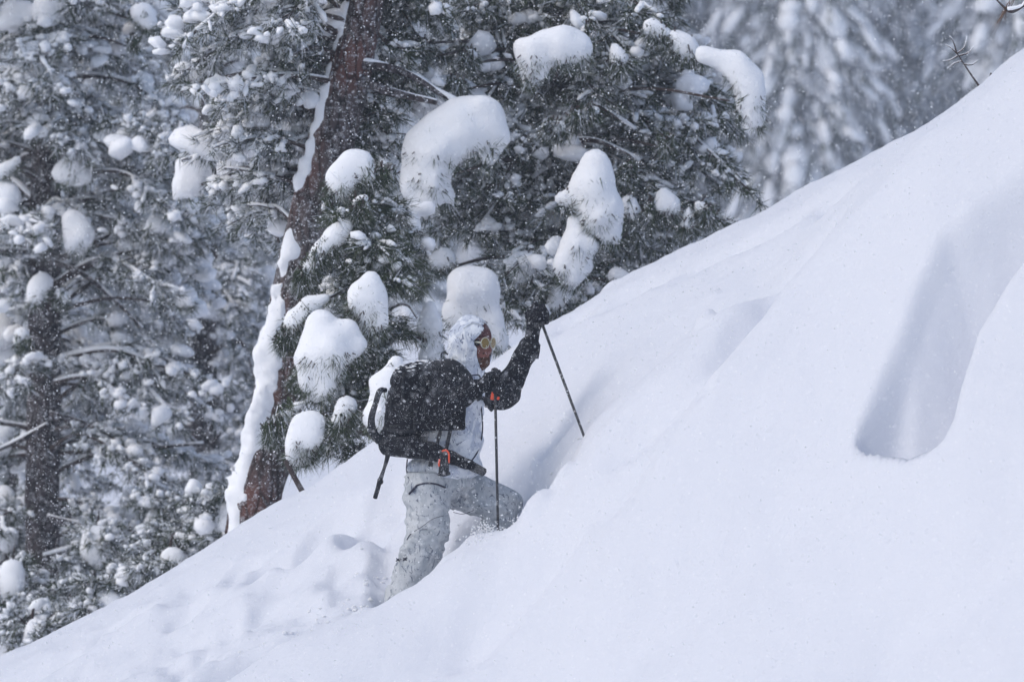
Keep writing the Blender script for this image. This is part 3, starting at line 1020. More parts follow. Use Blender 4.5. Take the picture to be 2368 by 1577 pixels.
# ---- laden conifers on the far slope
def far_conifer(seed, height, rad):
    rng = np.random.default_rng(seed)
    tr, cr, sn = Acc(), Acc(), Acc()
    tr.add(*tube(np.array([(0, 0, -0.6), (0.05, 0, height * 0.4), (0, 0.03, height)]), [0.20, 0.15, 0.03], 8))
    z = 0.6
    pts, sc, ax, pi, tp, td = [], [], [], [], [], []
    while z < height * 0.985:
        rr = rad * (1 - (z / height)) ** 0.8 + 0.18
        nb = max(4, int(4 + 7 * rr))
        a0 = rng.uniform(0, 6.28)
        for k in range(nb):
            if rng.random() < 0.20:
                continue
            a = a0 + 6.28 * k / nb + rng.normal() * 0.25
            ln = rr * rng.uniform(0.6, 1.2)
            drop = rng.uniform(0.35, 0.85)
            d = np.array([math.cos(a), math.sin(a)])
            for s, w in ((0.45, 1.0), (0.8, 0.9), (1.05, 0.7)):
                pts.append((d[0] * ln * s, d[1] * ln * s, z - drop * ln * s * s * 0.9 + rng.normal() * 0.05))
                sc.append((ln * 0.22 * w * rng.uniform(0.6, 1.4) + 0.06, (0.10 + 0.09 * ln) * w * rng.uniform(0.6, 1.4), 0.085 * w * rng.uniform(0.6, 1.6) + 0.03))
                ax.append(a); pi.append(math.atan(drop * s * 1.4) + rng.normal() * 0.15)
            for s in np.linspace(0.2, 1.15, 6):
                for sd in (-1, 1):
                    off = 0.22 * rng.uniform(0.3, 1.2) * sd
                    tp.append((d[0] * ln * s - d[1] * off, d[1] * ln * s + d[0] * off, z - drop * ln * s * s * 0.9 - 0.13)); td.append((d[0] * 0.6, d[1] * 0.6, -0.8))
        z += rng.uniform(0.17, 0.32)
    add_dabs(sn, np.array(pts), np.array(sc), rng, 1, np.array(ax), np.array(pi))
    add_tufts(cr, np.array(tp), np.array(td), rng, 6, 0.30, 0.020, 0.5, 0.3)
    return tr.mesh('trunk'), cr.mesh('crown', False), sn.mesh('snow_load')


FARV = [far_conifer(100 + k, h_, r_) for k, (h_, r_) in enumerate([(13.5, 1.35), (11.5, 1.1), (14.0, 1.5), (9.5, 1.1)])]
ORD = 'first second third fourth fifth sixth seventh eighth ninth tenth eleventh twelfth'.split()
rf = np.random.default_rng(9)
ROWS = [([(1590, 165), (1715, 180), (1845, 160), (1965, 182), (2090, 168), (2215, 180), (2330, 162), (2450, 175)], 'snow-laden conifer, {} along the front row of the misty far wood from the broad pine'),
        ([(1650, 210), (1780, 222), (1905, 214), (2030, 226), (2150, 216), (2275, 224), (2400, 214)], 'pale conifer, {} along the back row of the misty far wood from the broad pine'),
        ([(-60, 150), (170, 165), (390, 155), (600, 168), (810, 152), (1060, 165), (1420, 160)], 'hazy conifer glimpsed through the near pines, {} from the low frame edge')]
for ri, (row, say) in enumerate(ROWS):
    for i, (px, y) in enumerate(row):
        k = int(rf.integers(0, 4))
        x = P(px, 0, y)[0]
        root = link('snowy_conifer', None, None, None, (x, y, ground_z(x, y)), label=say.format(ORD[i]), category='tree', group='snow-laden conifers on the far slope')
        root.rotation_euler[2] = rf.uniform(0, 6.28)
        s = rf.uniform(1.5, 1.95)
        root.scale = (s, s, s * rf.uniform(1.1, 1.45))
        link('trunk', FARV[k][0], M['bark'], root)
        link('crown', FARV[k][1], M['needle_far'], root, kind='stuff')
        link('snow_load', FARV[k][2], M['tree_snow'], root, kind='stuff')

# ---- pine just outside the frame whose twig hangs into the corner
rg = np.random.default_rng(3)
TG = Tree('pine_tree', 'pine whose bare kinked twig with brown needles hangs into the top corner', [(2700, -500), (2720, -200), (2730, 200)], 31.4, [0.09, 0.08, 0.07], 'bark')
pth = TG.limb([(2715, -120), (2560, -90), (2450, -40), (2392, -10), (2362, 16), (2340, 28), (2325, 20), (2312, 8), (2290, -16)], 30.6, 0.020, 0.0035, 0.0)
TG.limb([(2372, 0), (2364, 14), (2346, 20), (2330, 22)], 30.58, 0.006, 0.004, 0.012)
a = Acc(TG.org)
add_tufts(a, np.array([P(2322, 30, 30.6), P(2326, 26, 30.6)]), np.array([(-0.62, 0, -1.0), (-0.55, 0.1, -1.0)]), rg, 9, 0.19, 0.0022, 0.13, 0.0)
link('dead_needles', a.mesh('dead_needles', False), M['needle_dead'], TG.root, kind='stuff')

# ---- dead sapling on the upper skyline
TS = Tree('dead_sapling', 'thin bare sapling leaning beside a small snow hump on the upper skyline', [(2212, 122), (2240, 165), (2268, 205), (2290, 235)], 33.4, [0.010, 0.009, 0.006, 0.003], 'twig', category='sapling')
for pix in [[(2216, 128), (2200, 112), (2186, 104)], [(2214, 124), (2230, 110), (2236, 84)], [(2215, 130), (2196, 140), (2180, 142)], [(2224, 142), (2206, 148), (2190, 160)], [(2218, 130), (2240, 122), (2252, 108)], [(2212, 122), (2204, 96), (2196, 84)], [(2230, 150), (2248, 150), (2262, 140)]]:
    TS.limb(pix, 33.4, 0.0055, 0.0022, 0.004)
for q in [(2280, 222), (2262, 228), (2250, 232)]:
    TS.bough(P(*q, 33.4), rg, r0=0.004, rise=-0.05, dabs=0.5, dab=0.03, twigs=4, tuft=1, n=14, L=0.07, w=0.0025, twig_len=0.08)
TS.clump([(2290, 205, 16), (2310, 208, 16), (2330, 218, 14)], 33.3, rg, fringe=8, h=0.025, L=0.08)

# ---------------------------------------------------------------- fabrics
def snow_specks(m, base_sock, amount=1.0):
    """flakes and crusted snow caught on dark cloth"""
    tc = nd(m, 'TexCoord').outputs['Object']
    out = base_sock
    for sc_, th in ((80.0, 0.15), (160.0, 0.20), (45.0, 0.10)):
        vo = nd(m, 'TexVoronoi', Scale=sc_); wire(m, tc, vo.inputs['Vector'])
        gate = nd(m, 'Math', operation='GREATER_THAN'); gate.inputs[1].default_value = 1 - 0.30 * amount
        sep = nd(m, 'SeparateColor'); wire(m, vo.outputs['Color'], sep.inputs[0]); wire(m, sep.outputs[0], gate.inputs[0])
        dot = nd(m, 'Math', operation='LESS_THAN'); dot.inputs[1].default_value = th; wire(m, vo.outputs['Distance'], dot.inputs[0])
        mu = nd(m, 'Math', operation='MULTIPLY'); wire(m, gate.outputs[0], mu.inputs[0]); wire(m, dot.outputs[0], mu.inputs[1])
        out = mixc(m, mu.outputs[0], out, (0.62, 0.65, 0.72))
    n = noise_tex(m, 22.0, 5, 0.75)
    out = mixc(m, ramp(m, n, [(0.55, (0, 0, 0)), (0.85, (0.08, 0.08, 0.08))]), out, (0.7, 0.73, 0.8))
    return out


def rgb(m, c):
    r = nd(m, 'RGB'); r.outputs[0].default_value = (*c, 1)
    return r.outputs[0]


m = M['black'] = mat('black_fabric', (0.006, 0.0065, 0.010), 0.8, 0.15)
wire(m, snow_specks(m, rgb(m, (0.005, 0.0055, 0.009))), bsdf(m).inputs['Base Color'])
bump(m, noise_tex(m, 38.0, 3, 0.6), 0.35, 0.012)
m = M['strap'] = mat('black_webbing', (0.013, 0.014, 0.018), 0.7, 0.3)
wire(m, snow_specks(m, rgb(m, (0.013, 0.014, 0.019)), 0.6), bsdf(m).inputs['Base Color'])


def camo(name, base, mid, dark, cover, stretch):
    m = mat(name, base, 0.8, 0.2)
    mp = nd(m, 'Mapping'); mp.inputs['Scale'].default_value = stretch
    wire(m, nd(m, 'TexCoord').outputs['Object'], mp.inputs[0])
    n1 = noise_tex(m, 9.0, 5, 0.62, 1.6, vec=mp.outputs[0])
    n2 = noise_tex(m, 21.0, 4, 0.6, 2.4, vec=mp.outputs[0])
    n3 = noise_tex(m, 60.0, 3, 0.7, 0.5, vec=mp.outputs[0])
    c = mixc(m, ramp(m, n1, [(0.55 - cover, (0, 0, 0)), (0.62 - cover * 0.6, (0.8, 0.8, 0.8))]), base, mid)
    c = mixc(m, ramp(m, n2, [(0.62 - cover * 0.5, (0, 0, 0)), (0.66 - cover * 0.4, (0.85, 0.85, 0.85))]), c, dark)
    c = mixc(m, ramp(m, n3, [(0.66, (0, 0, 0)), (0.72, (0.55, 0.55, 0.55))]), c, dark)
    wire(m, c, bsdf(m).inputs['Base Color'])
    bump(m, noise_tex(m, 16.0, 4, 0.6, 0.8, vec=mp.outputs[0]), 0.55, 0.02)
    return m


M['camo_jacket'] = camo('snow_camo_jacket', (0.74, 0.77, 0.82), (0.44, 0.49, 0.60), (0.12, 0.15, 0.24), 0.07, (1.0, 1.0, 0.75))
M['camo_trousers'] = camo('snow_camo_trousers', (0.52, 0.54, 0.56), (0.36, 0.39, 0.42), (0.10, 0.12, 0.17), 0.075, (1.0, 1.0, 0.55))
m = M['skin'] = mat('weathered_skin', (0.30, 0.115, 0.085), 0.55, 0.35)
wire(m, ramp(m, noise_tex(m, 34.0, 4, 0.6), [(0.3, (0.13, 0.045, 0.037)), (0.7, (0.28, 0.10, 0.08))]), bsdf(m).inputs['Base Color'])
m = M['beard'] = mat('beard', (0.07, 0.03, 0.02), 0.9, 0.1)
wire(m, ramp(m, noise_tex(m, 120.0, 3, 0.7), [(0.35, (0.035, 0.016, 0.012)), (0.7, (0.17, 0.085, 0.055))]), bsdf(m).inputs['Base Color'])
M['maroon'] = mat('maroon_headband', (0.085, 0.02, 0.022), 0.85, 0.15)
M['frame'] = mat('cream_frame', (0.50, 0.49, 0.40), 0.35, 0.5)
m = M['lens'] = mat('amber_lens', (0.20, 0.13, 0.02), 0.3, 0.4)
bsdf(m).inputs['Metallic'].default_value = 0.0
M['orange'] = mat('orange_plastic', (0.80, 0.10, 0.04), 0.5, 0.4)
m = M['shaft'] = mat('pole_shaft', (0.02, 0.021, 0.026), 0.45, 0.5)
wire(m, snow_specks(m, rgb(m, (0.018, 0.019, 0.024)), 0.35), bsdf(m).inputs['Base Color'])
M['ink'] = mat('dark_ink', (0.03, 0.03, 0.05), 0.8, 0.2)

# ---------------------------------------------------------------- the hiker
KP = 1 / PXM
FOOT = P(960, 1420, 29.95)
person = link('person', None, None, None, FOOT, category='person',
              label='hiker in white camouflage suit and dark sleeves climbing through knee-deep snow with two poles')


def soft(p, amp, s, seed, st=(1, 1, 1)):
    return amp * fbm(p * np.array(st) * s + seed, 2)


def net(name, f, lo, hi, h, material, parent, org, **props):
    V, Q = surface_nets(f, lo, hi, h)
    a = Acc(org); a.add(V, None, Q)
    return link(name, a.mesh(name), material, parent, **props)


def many(p, prims, k):
    d = None
    for kind, *a in prims:
        e = sd_cone(p, *a) if kind == 'c' else sd_ell(p, *a)
        d = e if d is None else smin(d, e, k)
    return d


# joints
HC = P(1101, 795, 29.98)
FW = unit(np.array([0.74, -0.67, -0.07]))
RT = unit(np.cross(FW, [0, 0, 1]))
UP = np.cross(RT, FW)
HROT = np.stack([FW, RT, UP], 1)               # columns: forward, right, up


def hd(f, r, u):
    return HC + FW * f + RT * r + UP * u


NECK = P(1078, 868, 30.0)
SHR, ELR, WRR, HAR = P(1042, 885, 29.78), P(1012, 940, 29.56), P(1098, 898, 29.50), P(1124, 888, 29.49)
SHL, ELL_, WRL, HAL = P(1082, 892, 30.22), P(1166, 912, 30.30), P(1228, 800, 30.30), P(1234, 750, 30.30)
HIR, KNR, ANR = P(992, 1120, 29.88), P(986, 1245, 29.84), P(935, 1385, 29.92)
HIL, KNL, ANL = P(1050, 1125, 30.13), P(1160, 1172, 30.20), P(1138, 1290, 30.22)

body_prims = [
    ('e', hd(-0.005, 0, 0.025), (0.098, 0.076, 0.112), HROT), ('e', hd(0.03, 0, -0.055), (0.062, 0.056, 0.058), HROT),
    ('c', hd(0.088, 0, 0.012), hd(0.112, 0, -0.026), 0.009, 0.014), ('c', hd(0.082, -0.03, 0.028), hd(0.082, 0.03, 0.028), 0.014, 0.014),
    ('e', hd(0.062, 0.036, -0.028), (0.028, 0.022, 0.024), HROT), ('e', hd(0.062, -0.036, -0.028), (0.028, 0.022, 0.024), HROT),
    ('c', hd(0.078, -0.016, -0.060), hd(0.078, 0.016, -0.060), 0.009, 0.009), ('e', hd(0.068, 0, -0.094), (0.022, 0.024, 0.018), HROT),
    ('c', hd(-0.02, 0, -0.07), NECK, 0.055, 0.06), ('e', P(1055, 935, 30.0), (0.14, 0.18, 0.19)), ('e', P(1038, 1030, 30.0), (0.13, 0.155, 0.20)),
    ('e', P(1022, 1112, 30.0), (0.12, 0.14, 0.10)), ('c', SHR, SHL, 0.06, 0.06),
    ('c', SHR, ELR, 0.055, 0.044), ('c', ELR, WRR, 0.042, 0.03), ('c', WRR, HAR, 0.026, 0.018), ('c', SHL, ELL_, 0.055, 0.044), ('c', ELL_, WRL, 0.042, 0.03), ('c', WRL, HAL, 0.026, 0.018),
    ('c', HIR, KNR, 0.085, 0.058), ('c', KNR, ANR, 0.056, 0.04), ('c', HIL, KNL, 0.085, 0.058), ('c', KNL, ANL, 0.056, 0.04),
    ('c', ANR, ANR + np.array([0.13, -0.02, -0.05]), 0.04, 0.035), ('c', ANL, ANL + np.array([0.13, -0.02, -0.05]), 0.04, 0.035)]
allj = np.array([hd(0, 0, 0.14), ELR, HAR, HAL, ELL_, ANR, ANL, P(930, 1100, 30), P(1130, 930, 30)])
body = net('body', lambda p: many(p, body_prims, 0.022), allj.min(0) - 0.16, allj.max(0) + 0.17, 0.0125, M['skin'], person, FOOT)

# jacket
SEED = 4.2
jack_prims = [('e', P(1052, 935, 30.0), (0.178, 0.215, 0.205)), ('e', P(1044, 1010, 30.0), (0.188, 0.205, 0.19)), ('e', P(1028, 1080, 30.0), (0.226, 0.226, 0.105)),
              ('c', SHR + np.array([0.02, 0, 0]), SHL, 0.08, 0.08), ('c', P(1090, 850, 29.97), P(1072, 890, 30.0), 0.085, 0.12)]


def wrinkle(p, amp, seed):
    return amp * (noise3(p * np.array([7, 7, 12]) + seed) + 0.6 * noise3(p * np.array([15, 15, 26]) + seed) + 0.35 * np.abs(noise3(p * np.array([24, 24, 40]) + seed)))


def f_jacket(p):
    d = many(p, jack_prims, 0.06) + wrinkle(p, 0.012, SEED)
    hem = P(0, 1112, 30)[2] + 0.014 * np.sin((p[:, 0] + 0.4) * 7) - p[:, 2]
    d = np.maximum(d, hem)
    d = np.maximum(d, -(sd_ell(p, hd(0.10, 0, -0.03), (0.075, 0.06, 0.125), HROT)))           # open at the chin
    return d


jacket = net('jacket', f_jacket, P(925, 1135, 29.68) - 0.02, P(1150, 815, 30.32) + 0.02, 0.0105, M['camo_jacket'], person, FOOT)

# hood, drawn up round the head
hood_c = P(1092, 794, 29.99)


def f_hood(p):
    outer = smin(sd_ell(p, hood_c - FW * 0.010 + UP * 0.01, (0.145, 0.132, 0.158), HROT), sd_cone(p, hood_c - UP * 0.07 - FW * 0.02, P(1074, 868, 30.0), 0.112, 0.125), 0.05)
    outer = outer + wrinkle(p, 0.0095, 9.1)
    inner = sd_ell(p, hd(0.0, 0, 0.012), (0.128, 0.100, 0.128), HROT)
    hole = smin(sd_ell(p, hd(0.120, 0.004, 0.010), (0.105, 0.086, 0.072), HROT), sd_ell(p, hd(0.112, 0.006, -0.066), (0.095, 0.060, 0.080), HROT), 0.03)
    return np.maximum(np.maximum(outer, -inner), -hole)


hood = net('hood', f_hood, hood_c - np.array([0.22, 0.22, 0.34]), hood_c + np.array([0.24, 0.22, 0.22]), 0.0085, M['camo_jacket'], jacket, FOOT)


def surf(f, px, py, y0=29.2, y1=30.4, lift=0.004):
    ys = np.linspace(y0, y1, 600)
    pts = np.stack([P(px, py, y) for y in ys])
    k = np.nonzero(f(pts) < 0)[0]
    y = ys[k[0]] if len(k) else (y0 + y1) / 2
    return P(px, py, y - lift)


def trace(name, f, pix, r, material, parent, n=24, **kw):
    pts = [surf(f, px, py, **kw) for px, py in pix]
    path = spline(pts, n)
    a = Acc(FOOT); a.add(*tube(path, r, 6))
    return link(name, a.mesh(name), material, parent)


trace('zip', f_jacket, [(1106, 918), (1113, 945), (1116, 985), (1113, 1015), (1104, 1045), (1090, 1066)], 0.0045, M['ink'], jacket)
trace('zip', f_jacket, [(1098, 890), (1101, 905), (1106, 918)], 0.0045, M['ink'], jacket)
trace('hem_cord', f_jacket, [(942, 1062), (940, 1085), (944, 1104)], 0.004, M['ink'], jacket)
trace('drawcord', f_hood, [(1090, 868), (1108, 868), (1112, 884)], 0.004, M['ink'], hood)
trace('brim_seam', f_hood, [(1072, 760), (1092, 748), (1112, 752)], 0.003, M['camo_trousers'], hood)


net('lodged_snow', lambda p: sd_ell(p, P(1018, 888, 29.70), (0.040, 0.05, 0.017)) + 0.010 * noise3(p * 45), P(985, 910, 29.60), P(1050, 865, 29.80), 0.006, M['tree_snow'], jacket, FOOT)


# sleeves
def f_sleeve(prims, seed):
    def f(p):
        return many(p, prims, 0.03) + wrinkle(p, 0.0125, seed)
    return f


sl_r = f_sleeve([('c', P(1012, 868, 29.84), SHR, 0.085, 0.095), ('c', P(1046, 862, 29.86), P(1072, 892, 29.80), 0.07, 0.05), ('c', SHR, ELR, 0.092, 0.078), ('c', ELR, WRR, 0.078, 0.060)], 21.0)
net('sleeve', sl_r, np.array([ELR[0] - 0.17, 29.40, ELR[2] - 0.15]), np.array([WRR[0] + 0.10, 30.05, SHR[2] + 0.20]), 0.011, M['black'], jacket, FOOT)
sl_l = f_sleeve([('c', SHL, ELL_, 0.095, 0.092), ('c', ELL_, WRL, 0.088, 0.064)], 33.0)
net('sleeve', sl_l, np.array([SHL[0] - 0.14, 30.03, ELL_[2] - 0.16]), np.array([WRL[0] + 0.13, 30.52, WRL[2] + 0.10]), 0.011, M['black'], jacket, FOOT)

# trousers
tro_prims = [('e', P(1020, 1112, 30.0), (0.198, 0.195, 0.115)), ('c', HIR + np.array([-0.005, 0, 0.02]), KNR, 0.135, 0.112), ('c', KNR, ANR, 0.108, 0.120),
             ('c', HIL, KNL, 0.130, 0.108), ('c', KNL, ANL, 0.105, 0.110)]


def f_trousers(p):
    d = many(p, tro_prims, 0.035)
    fold = 0.020 * noise3(p * np.array([6, 6, 14]) + 3) + 0.026 * np.abs(noise3((p @ np.array([[0.8, 0, 0.6], [0, 1, 0], [-0.6, 0, 0.8]])) * np.array([7, 9, 26]) + 5)) + 0.010 * np.abs(noise3(p * np.array([20, 20, 34]) + 8)) - 0.012
    knee = np.exp(-((p - KNR) ** 2).sum(1) / 0.018)
    return np.maximum(d + fold + knee * 0.012 * np.sin(p[:, 2] * 120 + 30 * p[:, 0]), p[:, 2] - P(0, 1090, 30)[2])


lo = np.minimum(ANR, ANL) - 0.16
trousers = net('trousers', f_trousers, np.array([P(905, 0, 29.9)[0] - 0.04, 29.66, lo[2]]), np.array([P(1210, 0, 30.2)[0] + 0.03, 30.40, P(0, 1085, 30)[2]]), 0.0115, M['camo_trousers'], person, FOOT)
trace('pocket_zip', f_trousers, [(946, 1142), (957, 1130), (964, 1122)], 0.006, M['ink'], trousers)
trace('pocket_zip', f_trousers, [(964, 1122), (985, 1117), (1008, 1119), (1030, 1127)], 0.006, M['ink'], trousers)
trace('inseam', f_trousers, [(1048, 1184), (1070, 1188), (1095, 1180), (1110, 1168)], 0.002, M['ink'], trousers)
trace('knee_seam', f_trousers, [(955, 1228), (985, 1224), (1028, 1232)], 0.0016, M['ink'], trousers)
trace('knee_seam', f_trousers, [(958, 1228), (975, 1218), (1000, 1200), (1026, 1192)], 0.0015, M['ink'], trousers)
trace('ankle_cord', f_trousers, [(950, 1234), (944, 1242), (941, 1248)], 0.003, M['ink'], trousers, n=8)
lg = Acc(FOOT)                                             # small dark lettering on the calf, as blurred as in the photograph
for st in [[(917, 1291), (923, 1296)], [(916, 1297), (923, 1291)], [(925, 1296), (926, 1292), (929, 1292), (929, 1296)], [(932, 1295), (932, 1291), (935, 1290), (936, 1294), (933, 1295)], [(938, 1294), (938, 1290)], [(938, 1290), (941, 1289)], [(938, 1294), (941, 1294)]]:
    lg.add(*tube(np.array([surf(f_trousers, px, py) for px, py in st]), 0.0034, 5))
link('logo', lg.mesh('logo'), M['ink'], trousers, label='small dark lettering on the trouser calf')


# gloves: palm, four curled fingers, thumb
def glove(cg, axis, palm_dir, wrist, seed, sgn=1):
    A = unit(axis); e1 = unit(palm_dir - A * np.dot(palm_dir, A)); e2 = np.cross(A, e1) * sgn
    K = 1.14
    pt = lambda a, ang, r: cg + A * a * K + e1 * r * K * math.cos(math.radians(ang)) + e2 * r * K * math.sin(math.radians(ang))
    prims = [('e', cg + e1 * 0.040, (0.039, 0.060, 0.060), np.stack([e1, e2, A], 1)), ('c', cg + e1 * 0.045 - A * 0.005, wrist, 0.040, 0.044)]
    fl = []
    for i, (a, g) in enumerate([(0.038, 1.0), (0.013, 1.06), (-0.012, 1.0), (-0.035, 0.88)]):
        q = [pt(a, 40, 0.062 * g), pt(a, 95, 0.052 * g), pt(a + 0.002, 160, 0.044 * g), pt(a + 0.003, 235, 0.036 * g)]
        fl += [('c', q[0], q[1], 0.0165, 0.016), ('c', q[1], q[2], 0.016, 0.015), ('c', q[2], q[3], 0.015, 0.013)]
    th = [pt(0.015, -35, 0.058), pt(0.040, -80, 0.050), pt(0.052, -140, 0.040)]
    fl += [('c', th[0], th[1], 0.018, 0.0165), ('c', th[1], th[2], 0.0165, 0.014)]

    def f(p):
        d = many(p, prims, 0.02)
        for kind, *a in fl:
            d = smin(d, sd_cone(p, *a), 0.0045)
        return d + 0.0025 * noise3(p * 60 + seed)
    c = (cg + wrist) / 2
    r = np.abs(cg - wrist) / 2 + 0.115
    g = net('glove', f, c - r, c + r, 0.006, M['black'], person, FOOT)
    cf = Acc(FOOT)
    d = unit(wrist - cg)
    cf.add(*tube(np.array([wrist - d * 0.025, wrist + d * 0.01, wrist + d * 0.06]), [0.052, 0.060, 0.066], 14, rough=0.08))
    link('cuff', cf.mesh('cuff'), M['black'], g)
    return g


AX1 = unit(P(1144, 858, 29.49) - P(1152, 1235, 29.46))
AX2 = unit(P(1262, 770, 30.20) - P(1352, 1010, 29.72))
G1C = P(1145, 884, 29.485)
G2C = P(1249, 734, 30.285)
glove(G1C, AX1, np.array([-0.9, 0.35, 0]), WRR, 2.0, -1)
glove(G2C, AX2, np.array([-0.8, 0.2, -0.5]), WRL, 6.0, 1)

# face: headband, glasses, beard
def f_band(p):
    d = sd_ell(p, hd(-0.005, 0, 0.025), (0.105, 0.083, 0.119), HROT)
    u = (p - HC) @ UP
    return np.maximum(d, 0.038 - u) + 0.002 * noise3(p * 50)


net('headband', f_band, HC - 0.14, HC + np.array([0.14, 0.14, 0.17]), 0.007, M['maroon'], person, FOOT)


def f_beard(p):
    d = smin(sd_ell(p, hd(0.062, 0, -0.098), (0.040, 0.046, 0.042), HROT), sd_ell(p, hd(0.050, 0, -0.125), (0.026, 0.030, 0.030), HROT), 0.02)
    d = smin(d, sd_cone(p, hd(0.086, -0.026, -0.052), hd(0.086, 0.026, -0.052), 0.007, 0.007), 0.008)
    return d + 0.005 * noise3(p * 70) + 0.003 * noise3(p * 130)


net('beard', f_beard, HC - 0.19, HC + np.array([0.16, 0.16, 0.05]), 0.0055, M['beard'], person, FOOT)
gl = None
fr = Acc(FOOT); ln = Acc(FOOT); tp = Acc(FOOT)
lens_parts = []
for s in (-1, 1):
    c = hd(0.104, s * 0.035, 0.012)
    nrm = unit(FW + RT * s * 0.22)
    a1 = unit(np.cross(nrm, UP)); b1 = np.cross(a1, nrm)
    ang = np.linspace(0, 2 * math.pi, 25)
    ring = c + np.outer(np.cos(ang) * 0.030, a1) + np.outer(np.sin(ang) * 0.032, b1)
    fr.add(*tube(ring, 0.0030, 6, cap=False))
    v = np.vstack([[c + nrm * 0.005], c + np.outer(np.cos(ang[:-1]) * 0.030, a1) + np.outer(np.sin(ang[:-1]) * 0.032, b1)])
    la = Acc(FOOT); la.add(v, [(0, i + 1, (i + 1) % 24 + 1) for i in range(24)])
    lens_parts.append(la)
    side = hd(0.092, s * 0.066, 0.014)
    fr.add(*tube(np.array([ring[0 if s > 0 else 12], side, hd(0.03, s * 0.088, 0.016)]), [0.006, 0.007, 0.005], 6))
    tp.add(*tube(np.array([side - FW * 0.008, hd(0.045, s * 0.082, 0.008)]), [0.017, 0.014], 8, squash=(RT, 0.35)))
fr.add(*tube(np.array([hd(0.112, -0.010, 0.018), hd(0.116, 0, 0.021), hd(0.112, 0.010, 0.018)]), 0.004, 6))
glasses = link('sunglasses', fr.mesh('sunglasses'), M['frame'], person)
for la in lens_parts:
    link('lens', la.mesh('lens'), M['lens'], glasses)
link('side_shield', tp.mesh('side_shield'), M['strap'], glasses)

# ---------------------------------------------------------------- backpack
PB = P(955, 945, 29.98)
pack = link('backpack', None, None, None, P(950, 1040, 29.98), category='backpack', label='snow-flecked black backpack with dangling strap worn by the hiker')
PORG = np.array(pack.location)
ta = math.radians(9)
PROT = np.stack([np.array([math.cos(ta), 0, -math.sin(ta)]), np.array([0, 1, 0]), np.array([math.sin(ta), 0, math.cos(ta)])], 1)


def f_pack(p):
    d = sd_box(p, P(952, 938, 29.96), (0.145, 0.165, 0.210), 0.10, PROT)
    d = smin(d, sd_ell(p, P(945, 992, 29.93), (0.125, 0.17, 0.13)), 0.05)
    d = smin(d, sd_ell(p, P(960, 872, 29.95), (0.135, 0.16, 0.085)), 0.04)
    d = smin(d, sd_cone(p, P(912, 1018, 29.9), P(960, 1030, 29.9), 0.09, 0.06), 0.04)
    seam = np.abs(((p - PB) @ PROT)[:, 2] - 0.11)
    return d + wrinkle(p, 0.008, 44.0) + 0.012 * np.exp(-(seam / 0.012) ** 2)


lo_, hi_ = P(850, 1075, 29.70), P(1030, 800, 30.25)
net('pack_body', f_pack, np.array([lo_[0] - 0.03, 29.68, lo_[2]]), np.array([hi_[0] + 0.03, 30.22, hi_[2]]), 0.0115, M['black'], pack, PORG)


def f_wing(p):
    d = sd_box(p, P(1016, 952, 29.745), (0.155, 0.035, 0.112), 0.014)
    return d + wrinkle(p, 0.004, 55.0)


net('side_panel', f_wing, P(940, 1010, 29.66), P(1092, 892, 29.84), 0.009, M['black'], pack, PORG)


def f_lid(p):
    d = smin(sd_ell(p, P(985, 858, 29.95), (0.17, 0.17, 0.062)), sd_ell(p, P(1040, 856, 29.93), (0.11, 0.13, 0.055)), 0.04)
    return d + wrinkle(p, 0.008, 61.0)


net('lid', f_lid, P(925, 895, 29.70) - 0.02, P(1085, 815, 30.2) + 0.03, 0.011, M['black'], pack, PORG)


def strap(name, pts, r, sq=0.3, material='strap', parent=None, n=None, axis=(0, 1, 0), sides=8):
    path = spline(pts, n or 6 * len(pts))
    rr = np.interp(np.linspace(0, 1, len(path)), np.linspace(0, 1, len(np.atleast_1d(r))), np.atleast_1d(r))
    a = Acc(PORG); a.add(*tube(path, rr, sides, squash=(np.array(axis, float), sq)))
    return link(name, a.mesh(name), M[material], parent or pack)


strap('carry_loop', [P(892, 902, 29.86), P(878, 905, 29.82), P(868, 935, 29.81), P(859, 968, 29.81), P(863, 1000, 29.82), P(882, 1022, 29.84)], [0.014, 0.018, 0.016, 0.020, 0.026, 0.030], 0.5)
HB = [(P(900, 1030, 29.84), 0.062), (P(950, 1036, 29.72), 0.060), (P(1000, 1044, 29.71), 0.048), (P(1045, 1060, 29.745), 0.034), (P(1085, 1075, 29.80), 0.026), (P(1106, 1085, 29.86), 0.024)]


def f_belt(p):
    q = p.copy()
    d = None
    for (a_, ra), (b_, rb) in zip(HB[:-1], HB[1:]):
        e = sd_cone(q, a_, b_, ra, rb)
        d = e if d is None else smin(d, e, 0.02)
    return d + wrinkle(p, 0.009, 71.0)


net('hip_belt', f_belt, P(870, 1075, 29.62) - 0.03, P(1125, 1000, 29.95) + 0.03, 0.0085, M['black'], pack, PORG)
strap('belt_buckle', [P(1078, 1072, 29.775), P(1098, 1081, 29.83), P(1118, 1091, 29.88)], [0.026, 0.030, 0.026], 0.5)
strap('compression_strap', [P(1020, 992, 29.72), P(1012, 1022, 29.70), P(1004, 1046, 29.68)], 0.011, 0.25)
strap('compression_strap', [P(1042, 992, 29.72), P(1036, 1020, 29.72), P(1030, 1048, 29.69)], 0.011, 0.25)
strap('strap_end', [P(998, 1062, 29.67), P(995, 1078, 29.68)], 0.014, 0.3)
clip = strap('orange_clip', [P(1022, 1043, 29.665), P(1032, 1041, 29.66), P(1038, 1050, 29.66), P(1038, 1070, 29.665)], 0.0055, 1.0, 'orange')
strap('orange_clip', [P(1017, 1062, 29.665), P(1015, 1070, 29.66), P(1016, 1078, 29.665)], 0.006, 1.0, 'orange')
strap('webbing_tab', [P(1028, 1046, 29.668), P(1027, 1072, 29.662), P(1026, 1094, 29.67)], [0.018, 0.026, 0.030, 0.030], 0.25)
